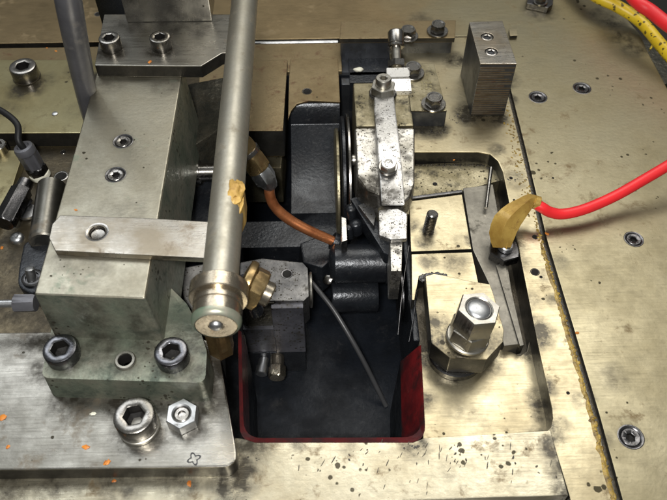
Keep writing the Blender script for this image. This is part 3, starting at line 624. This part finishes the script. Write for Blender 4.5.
tag(tube('pit_cable', [P3(306, 276, -40), P3(318, 290, -38), P3(333, 309, -42), P3(349, 335, -50), P3(364, 362, -62), P3(377, 388, -76), P3(386, 406, -86)], 1.5, 'cable', None, 10, 6), 'thin dark cable curving down into the black pit', 'cable')

# ================================================================== LOWER BLOCK
lb = thing('valve_block', 'dark grey block at the left of the pit with a round side disc', 'block', *P(280, 280, -10), -76)
zb_ = -12
tp_ = PP([(240, 262), (262, 258), (303, 262), (308, 268), (309, 296), (304, 301), (274, 301), (238, 301)], zb_)
hx, hy = P(287, 274, zb_)
prism('upper_body', tp_, zb_, -36, 'speckdark', lb, 1.0)
hole(hx, hy, zb_, 2.6, lb, rim='socket')
yf = P(286, 303, -14)[1]
xa, xb = P(271, 310, -16)[0], P(303.5, 310, -16)[0]
box('front_body', xa, yf-3.5, xb, yf+20, -14, -62, 'speckface', lb, .8)
box('front_base', P(243, 340, -40)[0], yf-3.0, xb-.2, yf+20, -36, -61.5, 'speckface', lb, .8)
box('side_body', P(243, 320, -20)[0], yf-.6, xa+2, yf+20, -13, -61, 'rough', lb, .8)
box('lower_body', P(243, 340, -60)[0], yf-3.2, xb-.4, yf+20, -62.2, -86, 'black', lb, .8)
lathe('side_disc', P3(309.5, 290, -24), (1, 0, 0), [(9, 0), (10.2, .3), (10.4, .8), (10.2, 1.5), (7, 1.8), (6.5, 1.0)], 'steel', lb, N=40)
c = Vector(((xa+xb)/2-5, yf-2, -50))
lathe('front_bolt', (P3(277, 368, -66).x, yf-2.5, -67), (0, -1, -.05), [(4.2, -2), (4.2, 7), (4.9, 7.2, 'h'), (5.2, 7.8, 'h'), (5.2, 14, 'h'), (4.4, 14.8)], 'cap', lb, spin=.1)
lathe('front_pin', (P3(263, 380, -68).x, yf-3, -70), (-.15, -1, -.05), [(3, -2), (3, 5), (3.6, 5.2), (3.6, 10), (3, 10.4)], 'zinc', lb)
lathe('front_bushing', P3(240, 352, -30), (1, 0, 0), [(9, 0), (9.5, .4), (9.5, 2.2), (9, 2.6)], 'cap', lb)

# ================================================================== LEFT: PLATE, CASTING, COLUMN
lpz = 12
lp_o = [(-300, -124.5), P(228, 467, lpz), P(236, 461, lpz), P(236, 450, lpz), P(219, 352, lpz), P(216, 344, lpz), P(180, 330, lpz), (-300, P(20, 330, lpz)[1])]
lp_o = roundpoly(lp_o, [0, 4, 5, 4, 2, 2, 0, 0], 4)
lt = thing('base_plate', 'large grey steel base plate with rounded corner at the lower left', 'plate', -150, -100, 0)
prism('plate_body', lp_o, lpz, 0.65, 'leftplate', lt, 0.9, side='flankshade')
for px in (44, 97):
    x, _ = P(px, 472, 6); lathe('side_hole', (x, -124.6, 6.5), (0, -1, 0), [(2.6, -.3), (2.6, .1), (2.2, .16), (1.9, -.1)], 'socket', lt, N=20)
x, y = P(139, 424, lpz)
lathe('washer_stack', (x+.5, y-1.5, lpz), (0, 0, 1), [(8.8, 0), (9.2, .4), (9.2, 2.2), (8.8, 2.5), (8.4, 2.6), (8.9, 2.9), (8.9, 4.4), (8.4, 4.8), (5, 4.8)], 'steel', lt)
cap_screw(x+.5, y-1.5, lpz+4.6, 9.0, 8.0, lt, 'bolt', .2)
x, y = P(184, 420, lpz)
nut((x, y, lpz), (0, 0, 1), 7.4, 6.8, 3.9, lt, 'zinc', .5)
lathe('nut_stud', (x, y, lpz), (0, 0, 1), [(3.8, 0), (3.8, 5.6), (3, 6.1), (1.8, 6.1), (1.6, 5)], 'bolt', lt)
# little stamped mark near the corner: a ring of four lobes
x, y = P(194, 459, lpz)
bm = bmesh.new()
lp1 = []; lp2 = []
for i in range(32):
    th = 2*math.pi*i/32; r = 2.5+.75*math.cos(4*th); lp1.append((x+r*math.cos(th+.4)*1.0, y+r*math.sin(th+.4))); lp2.append((x+(r-.8)*math.cos(th+.4), y+(r-.8)*math.sin(th+.4)))
A = [bm.verts.new((a, b, lpz+.05)) for a, b in lp1]; B = [bm.verts.new((a, b, lpz+.05)) for a, b in lp2]
for i in range(32): bm.faces.new((A[i], A[(i+1) % 32], B[(i+1) % 32], B[i]))
finish(bm, 'stamped_mark', 'stamp', lt, 0)

# green casting with column
fz = 29
ca = thing('column_casting', 'worn greenish casting with a tall rectangular column on a bolted foot', 'casting', -105, 0, 12)
foot = [P(41, 378, fz), P(205, 383, fz), P(207, 352, fz), P(200, 330, fz), P(187, 304, fz), P(166, 283, fz), P(120, 283, fz), P(50, 290, fz), P(41, 345, fz)]
fo = [(foot[0][0], foot[0][1]), (foot[1][0], foot[1][1])]+foot[2:6]+[(-130, -40), (foot[0][0]-1, -60)]
foh = PP([(65, 352), (174, 355), (125.5, 361)], fz)
prism('foot', roundpoly(fo, [4, 4, 2, 1, 1, 1, 1, 1], 4), fz, 12, 'castgreen', ca, 1.6, seg=3, draft=1.2, holes=[circ(foh[2][0], foh[2][1], 4.6)])
for x, y in foh[:2]:
    cap_screw(x, y-2.0, fz-.2, 7.6, 7.4, ca, 'blackbolt', random.random())
x, y = foh[2]
lathe('tapped_boss', (x, y, fz-.5), (0, 0, 1), [(4.7, -6), (5.0, .3), (4.7, 1.4), (4.3, 1.8), (3.3, 1.8), (3.0, 1.2), (3.0, -6), (.2, -6)], 'steel', ca)
darken(list(COL.objects)[-1], x, y, fz+1.0, 3.2)
cz = 60
cl = [P(95, 79, cz), P(34, 294, cz), P(144, 300, cz), P(182, 76, cz)]
xL = -130.5; xR = -82.3
colp = [(xL, -67.5), (xR, -71.0), (xR+.4, 84), (xL+.5, 84)]
fl3 = [(xL-1, -78), (xR, -79)]
scw = PP([(123, 141), (115.5, 174.5)], cz)
bm = prism_bm(colp, cz, 12, holes=[circ(x, y, 4.4) for x, y in scw])
for v in bm.verts:
    if v.co.z < 20:
        if v.co.y < -60: v.co.y -= 4
        if v.co.x > xR-2 : v.co.x += 4
finish(bm, 'column', 'cast', ca, 1.3, 3, side='castgreen')
for x, y in scw: seat(x, y, cz, 3.9, ca); countersunk(x, y, cz, 3.8, ca, spin=.2)
# green paint wears through on the column front: a thin separate skim
# crossplate
cp = thing('cross_plate', 'steel cross plate with a chamfered corner bolted on top of the column', 'plate', *P(150, 50, 67), 60)
cpz = 68
prism('plate_body', [P(94.5, 65, cpz), P(201, 66, cpz), P(222, 53, cpz), P(236, 52, cpz), P(234, 14, cpz), P(104, 14, cpz)], cpz, 60.05, 'leftplate', cp, 0.7, side='flankshade')
for px, py in ((112, 48), (162, 47)):
    x, y = P(px, py, cpz); cap_screw(x, y, cpz, 5.8, 7.2, cp, 'bolt', random.random())
xx = P(127, 22.5, cpz); xy = P(212, 23, cpz)
tag(box('upright_block', xx[0], xx[1], xy[0], xx[1]+40, cpz+60, cpz+.05, 'leftplate', None, 0.7), 'grey upright block standing on the cross plate at the top edge', 'block')
tag(box('side_block', P(100, 0, 60)[0]-8, P(110, 24, 40)[1]+10, xx[0]-2, P(110, 24, 40)[1]+50, 66, 5, 'black', None, 0.7), 'black block behind the left end of the cross plate', 'block')
# strap
st = thing('flat_strap', 'flat steel strap with cropped corners lying across the column', 'strap', *P(120, 235, 63), 60)
sz = 63.5
sp = [P(60, 215, sz), P(52, 224, sz), P(49, 238, sz), P(55, 250.5, sz), P(205, 258, sz), P(212, 222, sz), P(150, 218, sz)]
hx, hy = P(97, 232, sz)
prism('strap_bar', [sp[0], sp[1], sp[2], sp[3], sp[4], (sp[4][0]+6, sp[4][1]), (sp[5][0]+2, sp[5][1]), sp[6]], sz, 60.05, 'strap', st, 0.5, holes=[circ(hx, hy, 3.8)])
lathe('hole_ring', (hx, hy, sz), (0, 0, 1), [(3.75, -3), (3.8, -.2), (4.4, .1), (5.3, .15), (5.5, -.3)], 'bolt', st, cap=(False, False))
lathe('strap_screw', (hx, hy, 60.1), (0, 0, 1), [(3.7, 0), (3.7, 1.2), (3.0, 1.6), (1.5, 1.4)], 'bolt', st)
# ================================================================== PIPE
az = 70
pa = P3(218, 300, az); pdir = Vector((0, 1, 0))
pp = thing('grey_pipe', 'long grey galvanised pipe with a round end cap hanging over the column strap', 'pipe', pa.x, pa.y, az-12)
yE = P3(217, 327, az).y
yC = P3(218, 274, az+8).y
pX = P3(221, 270, az).x
lathe('pipe_tube', (pX, yC-2, az), (0, 1, 0), [(7.7, 0), (7.7, 34), (7.72, 100), (7.75, 230), (7.7, 320)], 'pipe', pp, N=48)
lathe('collar', (pX, yC-7.5, az), (0, 1, 0), [(9.0, -.4), (11.8, 0), (12.2, .4), (12.2, 6.4), (11.8, 6.9), (7.6, 7.0)], 'cap', pp, N=48, sharp=20)
lathe('end_cap', (pX, yE, az), (0, 1, 0), [(3.2, 1.0), (3.4, .5), (8.2, .3), (9.3, .8), (9.9, 1.8), (10.1, 3), (10.1, 8), (9.6, 8.3), (9.6, 9.1), (10.1, 9.4), (10.3, yC-9-yE), (9.8, yC-7-yE)], 'cap', pp, N=48, sharp=20)
lathe('green_paint_ring', (pX, yE, az), (0, 1, 0), [(8.6, .25), (9.45, .72), (10.06, 1.75), (10.22, 3.0), (10.22, 3.6), (10.0, 3.7)], 'greenring', pp, N=48, cap=(False, False))
lathe('cap_rivet', (pX, yE+.6, az), (0, -1, 0), [(2.9, -.4), (2.7, .6), (1.8, 1.4), (.5, 1.7)], 'zinc', pp, N=24, sharp=60)
blob('solder_lump', (pX+4.0, P(230, 192, az+6)[1], az+5.2), 4.2, 'ochre', pp, (.95, 1.8, .8), .5, .3)
q_ = P3(238, 205, az)
prism('side_tab', roundpoly([(q_.x-3.2, q_.y-9), (q_.x+1.5, q_.y-9.5), (q_.x+3.2, q_.y-3), (q_.x+3.0, q_.y+7), (q_.x+1, q_.y+10), (q_.x-3.2, q_.y+2)], 1, 2), az+4, az-9, 'ochre', pp, 1.0)
blob('solder_bead', (q_.x-.5, q_.y-8, az), 2.6, 'zinc', pp, (1, 1.1, 1), .5, .4)
# fitting beside the cap
ft = thing('pipe_fitting', 'brass hexagonal fitting to the right of the pipe end cap', 'fitting', *P(258, 295, 30), -10)
fa = Vector((.88, -.30, -.38)).normalized(); fb_ = P3(241, 281, 62)
lathe('brass_collar', fb_, fa, [(6, 0), (10, .6), (10.6, 1.6), (10.6, 3.4), (9.6, 4.2), (8.8, 4.4)], 'brass', ft, N=40)
lathe('brass_nut', fb_, fa, [(8.6, 4.4), (9.8, 4.8, 'h'), (9.8, 9.6, 'h'), (8.4, 10.4), (5, 10.4)], 'brass', ft, spin=.4)
lathe('fitting_nose', fb_, fa, [(5.6, 10), (5.6, 14), (5.0, 14.6)], 'cap', ft)
lathe('fitting_stem', fb_+fa*5+Vector((-3, 2, 0)), (0, .35, -1), [(4, 0), (4, 50)], 'black', ft)
bs = thing('brass_stub', 'short brass stub under the pipe end cap', 'stub', *P(222, 352, 22), 12)
lathe('stub_body', P3(222, 349, 12), (0, 0, 1), [(6.4, 0, 'h'), (6.4, 24, 'h'), (5, 25)], 'brass', bs, spin=.52)
# upper fitting and copper tube
uf = thing('elbow_fitting', 'oily brass elbow fitting at the upper end of the copper tube', 'fitting', *P(258, 165, 20), -40)
e0 = P3(243, 146, 34); e1 = P3(271, 186, 8); ed = (e1-e0).normalized(); el = (e1-e0).length
lathe('elbow_body', e0, ed, [(6.0, -3), (6.6, 0, ), (6.6, el*.22), (7.6, el*.26, 'h'), (7.8, el*.52, 'h'), (6.6, el*.56)], 'brass', uf, spin=.2)
lathe('elbow_nut', e0, ed, [(6.0, el*.56), (6.9, el*.6, 'h'), (6.9, el*.82, 'h'), (5.4, el*.88), (4.4, el*.98), (3.4, el*1.04)], 'zinc', uf, spin=.5)
lathe('elbow_band', e0, ed, [(6.7, el*.10), (7.3, el*.11), (7.3, el*.19), (6.7, el*.2)], 'bolt', uf)
cpth = [P3(269, 182, 10), P3(270, 196, 2), P3(276, 208, -6), P3(290, 220, -14), P3(308, 230, -20), P3(326, 238, -26), P3(333, 241, -28)]
ct = thing('copper_tube', 'bent orange copper tube leading down into the black casting', 'tube', *P(300, 225, -18), -36)
tube('tube_body', cpth, [3.1, 3.1, 3.1, 3.2, 3.1, 3.0, 3.0], 'copper', ct, 16, 5, wob=.05)
lathe('tube_socket', cpth[-1], (cpth[-1]-cpth[-2]), [(5.4, -.5), (5.6, 0), (5.6, 3), (5, 3.5)], 'black', ct)
# things between column and pipe
tag(prism('rough_casting', PP([(186, 84), (228, 76), (230, 122), (188, 150)], 22), 22, -40, 'rough', None, 1.5), 'rough oily casting between the column and the grey pipe', 'casting')
tag(prism('lower_casting', PP([(178, 268), (212, 262), (214, 330), (200, 322), (184, 300)], 4), 4, -50, 'speckdark', None, 1.2), 'dark speckled casting beneath the strap beside the pipe cap', 'casting')
tag(prism('lower_casting', PP([(176, 160), (206, 152), (236, 152), (238, 258), (166, 262)], -10), -10, -50, 'black', None, 1.2), 'black casting below the middle of the grey pipe', 'casting')
sp_ = thing('side_spindle', 'short shiny spindle poking out beside the pipe above the strap', 'spindle', *P(207, 175, 10), -10)
lathe('spindle_body', P3(200, 172, 8), (1, 0, 0), [(6.5, -3), (7, -2.4), (7, 0), (5, .2), (5, 9), (6.5, 9.2), (6.5, 14)], 'bolt', sp_)
# ================================================================== UPPER LEFT
rb = thing('rear_left_plate', 'yellow oiled plate with a large socket screw at the upper left', 'plate', -200, 120, 0)
rz = 12
prism('plate_body', PP([(-60, 59.5), (110, 59.5), (104, 132.5), (-60, 133.5)], rz), rz, .1, 'lefty', rb, .7, side='flankshade')
x, y = P(27, 77, rz)
lathe('screw_washer', (x, y, rz), (0, 0, 1), [(8.6, 0), (9, .3), (8.8, .8), (6, .9)], 'oil', rb)
cap_screw(x, y, rz+.3, 8.6, 9, rb, 'bolt', .5)
x, y = P(55, 114, rz); lathe('dowel_pin', (x, y, rz), (0, 0, 1), [(1.9, 0), (1.8, .6), (1.2, .9), (.2, .9)], 'zinc', rb, N=16)
# dark hose in front
h0 = P3(60, -50, 150); h1 = P3(70, 10, 120); h2 = P3(80, 62, 84); h3 = P3(90, 110, 40)
tag(tube('dark_hose', [h0, h1, h2, h3, P3(96, 128, 14)], [6.2, 6.2, 6, 5.4, 5.2], 'greyrod', None, 20, 6), 'dark grey hose coming down past the left edge of the column', 'hose')
# sensor with cable
sn = thing('cable_gland', 'grey hexagonal gland with a black cable entering its top', 'cable gland', *P(40, 174, 0), 0)
gx, gy = P(41, 176, 0)
ga = Vector((-.16, .08, 1)).normalized(); g0 = Vector((gx, gy, 0))
lathe('white_seal', g0, ga, [(6, 0), (6.2, .5), (6.0, 2.6), (5, 3)], 'whitefleck', sn, sharp=50)
lathe('lock_nut', g0, ga, [(5.4, 3), (6.2, 3.2, 'h'), (6.2, 7.4, 'h'), (5.2, 8)], 'socket', sn, spin=.3)
lathe('gland_body', g0, ga, [(4.8, 8), (5.6, 8.2, 'h'), (6.0, 17, 'h'), (5.6, 18.4), (6.0, 19), (6.0, 21.5), (5.4, 23), (3.6, 23.4), (3.2, 22.4)], 'greyrod', sn, spin=.5)
ct_ = g0+ga*22
tag(tube('black_cable', [ct_, ct_+ga*5+Vector((-1, 1, 0)), P3(17, 124, 32), P3(0, 110, 34), P3(-30, 96, 36)], 1.9, 'rubber', None, 12, 6), 'black cable curving from the left edge into the hexagonal gland', 'cable')
sl = thing('slanted_plate', 'light steel plate with a slanted edge at the left border', 'plate', *P(8, 175, 6), 0)
prism('plate_body', PP([(-60, 150), (24, 150), (9, 197), (-8, 226), (-60, 226)], 6), 6, 0.1, 'lefty', sl, .6)
x, y = P(-1, 147, 9); lathe('edge_screw', (x, y, 6), (0, 0, 1), [(5, 0), (5, 5), (4.4, 5.6), (2.6, 5.6), (2.4, 4, 'h')], 'bolt', sl)
hn = thing('hex_adapter', 'dark hexagonal adapter lying at the left border with a pale washer', 'adapter', *P(15, 212, 4), 0)
a0 = P3(22, 190, 12); a1 = P3(4, 224, 12); ad_ = (a1-a0).normalized(); al = (a1-a0).length
lathe('adapter_body', a0, ad_, [(4.5, -6), (4.5, 0), (6, .3, 'h'), (6.2, al-1, 'h'), (5, al)], 'socket', hn, spin=.3)
lathe('pale_washer', P3(27, 213, 1), (0.1, 0, 1), [(5.6, 0), (5.8, .5), (5.6, 2), (3, 2.2)], 'zinc', hn)
lathe('washer_screw', P3(26, 205, 4), (-.5, .3, .9), [(4.6, 0), (4.6, 6), (3.6, 6.6)], 'rubber', hn)
x, y = P(17.5, 239, 0); s_ = thing('small_screw', 'small shiny domed screw on the grimy bed left of the grey roller', 'screw', x, y, 0)
lathe('screw_head', (x, y, 0), (0, 0, 1), [(4, 0), (3.9, 1.2), (3.0, 2.6), (1.6, 3.0), (1.3, 2.4, 'h'), (1.2, 1.6, 'h')], 'zinc', s_, sharp=50)
gl = thing('grey_roller', 'grey half round roller tucked against the left side of the column', 'roller', *P(45, 215, 8), 0)
r0 = P3(52, 186, 10); r1 = P3(44, 243, 10)
lathe('roller_body', r0, (r1-r0), [(7, 0), (8, .6), (8, (r1-r0).length-.8), (7.2, (r1-r0).length)], 'leftplate', gl, N=40)
lk = thing('black_link', 'black rounded link with a bright pin left of the column', 'link', *P(32, 270, 8), 0)
prism('link_body', roundpoly(PP([(24, 240), (52, 240), (46, 290), (30, 294), (17, 286), (18, 270)], 8), 5, 5), 8, 0.2, 'black', lk, 1.5)
c = P3(33, 279, 8)
lathe('link_bushing', c, (0, 0, 1), [(5.6, 0), (5.6, 1.2), (4.8, 1.6), (3.6, 1.6), (3.4, .6)], 'socket', lk)
lathe('link_pin', P3(32, 280, 8), (.05, .4, 1), [(2.5, 0), (2.5, 7), (1.8, 7.6), (.5, 7.8)], 'zinc', lk, N=24)
rd = thing('tie_rod', 'thin pale rod with a dark hex nut entering the left side of the column', 'rod', *P(15, 303, 16), 12)
r_ = P3(34, 303, 30)
lathe('rod_bar', (r_.x-95, r_.y, 30), (1, 0, 0), [(1.9, 0), (1.9, 90)], 'zinc', rd, N=20)
lathe('rod_nut', (r_.x-9, r_.y, 30), (1, 0, 0), [(4, 0), (4.6, .4, 'h'), (4.6, 9, 'h'), (4, 10)], 'greyrod', rd, spin=.5)

# ================================================================== UPPER RIGHT HOSES
tag(tube('yellow_hose', [P3(560, -40, 12), P3(590, -8, 14), P3(617, 6, 12), P3(640, 21, 8), P3(660, 44, 6), P3(700, 92, 6)], 4.3, 'yellowhose', None, 16, 8), 'yellow hose with dark print crossing the upper right corner', 'hose')
tag(tube('red_hose', [P3(600, -50, 30), P3(632, -4, 30), P3(652, 12, 28), P3(676, 30, 26), P3(730, 62, 26)], 4.6, 'redwire', None, 16, 8), 'red hose behind the yellow one in the upper right corner', 'hose')
tag(tube('yellow_tail', [P3(660, 38, 0), P3(655, 42, -4), P3(649, 51, -6)], [1.8, 1.4, .3], 'yellowhose', None, 8, 3), 'small pointed yellow tie end below the yellow hose', 'cable tie')
bk = thing('small_bracket', 'small dark bracket with a bolt at the top edge of the deck', 'bracket', *P(541, 3, 4), 0)
prism('bracket_body', PP([(528, -6), (554, -8), (553, 4), (548, 7.5), (527, 3)], 5), 5, 0.05, 'socket', bk, .6)
hexbolt(*P(541, -1, 8), 5, 4, 3.4, bk, 5.4, .3)

# ================================================================== GREASE, FLECKS AND STAINS
def lumps(name, pts, m, rr, flat=.5, sub=1, kind='stuff', root=None):
    bm = bmesh.new()
    for (x, y, z, s) in pts:
        m4 = Matrix.Translation((x, y, z)) @ Matrix.Rotation(random.random()*6, 4, 'Z') @ Matrix.Diagonal((s*random.uniform(.8, 1.7), s*random.uniform(.6, 1.1), s*flat, 1))
        bmesh.ops.create_icosphere(bm, subdivisions=sub, radius=rr, matrix=m4)
    o = finish(bm, name, m, root, 0, kind=kind, sharp=60); return o
pts = []
for i in range(len(gr)-1):
    a, b = Vector(gr[i]), Vector(gr[i+1]); n_ = int((b-a).length/0.9)
    for k in range(n_):
        p = a.lerp(b, k/n_); py_ = p.y
        dens = .95 if py_ < 20 else (.8 if py_ < 100 else .4)
        if random.random() < dens:
            pts.append((p.x-2.4+random.uniform(-1.0, .8)-(0 if py_ < 20 else random.random()**2*6), p.y, .05, random.uniform(.5, 1.25 if py_ < 0 else .9)))
rg_ = [p for p in gr if p[1] < 40]; rl = []
for i in range(len(rg_)-1):
    for k in range(12):
        rl.append(Vector(rg_[i]).lerp(Vector(rg_[i+1]), k/12))
bm = bmesh.new(); prevs = None
for i, p in enumerate(rl):
    w = 1.3+.9*noise.noise(Vector((p.y*.25, 3, 0))); w = max(w*min(1, (45-p.y)/60), .25); c_ = p.x-1.5-w
    hh = .35+.25*noise.noise(Vector((p.y*.5, 9, 0)))
    row = [bm.verts.new((c_-w+random.uniform(-.25, .25), p.y, -.05)), bm.verts.new((c_-w*.4, p.y, hh)), bm.verts.new((c_+w*.4, p.y, hh*.9)), bm.verts.new((c_+w, p.y, -.2))]
    if prevs:
        for q_ in range(3): bm.faces.new((prevs[q_], prevs[q_+1], row[q_+1], row[q_]))
    prevs = row
gr_o = finish(bm, 'grease_bead', 'gunk', frame, 0, kind='stuff', sharp=60)
tag(lumps('groove_grease', pts, 'gunk', .95, .4), 'dried yellow grease caked along the deck groove', 'grease')
# dark filler down in the groove
gw = prism('groove_floor', [(x-2.5, y) for x, y in gr]+[(x+2.5, y) for x, y in gr[::-1]], -3, -6, 'oil', None, 0); gw['kind'] = 'structure'
# oily smudges under bolts and beads on ledges
pts = []
for px, py, z, n_, sp_r in [(436, 132, 0, 26, 6), (470, 117, 0, 40, 16), (250, 458, .6, 6, 8), (415, 447, .6, 10, 6), (350, 455, .6, 5, 25), (455, 452, .6, 5, 20), (495, 470, .6, 4, 30), (515, 180, 0, 12, 8)]:
    for _ in range(n_):
        x, y = P(px+random.gauss(0, sp_r), py+random.gauss(0, sp_r*.18), z); pts.append((x, y, z, random.uniform(.25, .8)))
tag(lumps('oil_spots', pts, 'oil', 1.0, .2), 'scattered dark oil spots on the frame and front plates', 'oil spots')
bm = bmesh.new()
for px, py, n_, sp_ in [(405, 453, 16, 22), (455, 455, 12, 22), (500, 460, 8, 28), (420, 485, 8, 45), (330, 470, 6, 35)]:
    for _ in range(n_):
        x, y = P(px+random.gauss(0, sp_), min(493, max(441, py+random.gauss(0, 7))), .6)
        m4 = Matrix.Translation((x, y, .6)) @ Matrix.Rotation(rad(random.gauss(65, 14)), 4, 'Z') @ Matrix.Diagonal((random.uniform(.7, 2.4), random.uniform(.15, .35), .12, 1))
        bmesh.ops.create_icosphere(bm, subdivisions=1, radius=1, matrix=m4)
finish(bm, 'gouge_marks', 'oil', front, 0, kind='stuff')
pts = [];
for _ in range(140):
    px = random.uniform(412, 494); x, y = P(px, 165-(0 if px < 480 else (px-480)*-.3)+random.uniform(-1, 1), -9); pts.append((x, y, -9, random.uniform(.25, .7)))
tag(lumps('ledge_beads', pts, 'oil', 1.0, .6), 'oily beads along the foot of the pocket back wall', 'oil beads')
fl_c = {'o': ('orange', 'orange paint fleck'), 'w': ('whitefleck', 'pale flake')}
FL = [('o', 150, 62, 68, 2.2, 'on the cross plate by the right screw'), ('o', 86, 356+34, 12, 1.0, 'near the front of the casting foot'),
      ('o', 76, 230-20, 60, 1.2, 'on the column top behind the strap'), ('o', 189, 484, .6, 2.2, 'in front of the base plate corner'), ('o', 114, 481, .6, 1.6, 'in front of the base plate left of the other'),
      ('o', 107, 463, 12, 2.6, 'on the front edge of the base plate'), ('o', 86, 447, 12, 2.6, 'on the base plate near its front'), ('o', 3, 418, 12, 3, 'at the left border of the base plate'),
      ('o', 8, 447, 12, 1.6, 'on the base plate near the left border'), ('o', 56, 32+19, -1.5, 1.6, 'on the strip beside the dark hose'), ('o', 47, 40+8, -1.5, 1.2, 'on the strip left of the dark hose'),
      ('o', 2, 248, 0, 1.8, 'on the grimy bed at the left border'), ('o', 547, 234, 0, 2.0, 'on the frame beside the red wire'), ('o', 577, 333, 0, 1.6, 'at the groove on the right'),
      ('o', 454, 160, -4, 1.0, 'on the pocket back wall ledge'), ('w', 93, 414, 12, 2.0, 'on the base plate left of the big socket screw'), ('w', 30, 183, 0, 1.2, 'on the bed left of the gland')]
for k, px, py, z, s, where in FL:
    x, y = P(px, py, z)
    o = blob('paint_fleck' if k == 'o' else 'pale_flake', (x, y, z+.15), s*.46, fl_c[k][0], None, (1.3, .9, .3), .8, 1.2, 2, random.random()*3)
    tag(o, 'tiny '+fl_c[k][1]+' '+where, 'fleck', 'loose flecks scattered over the machine')
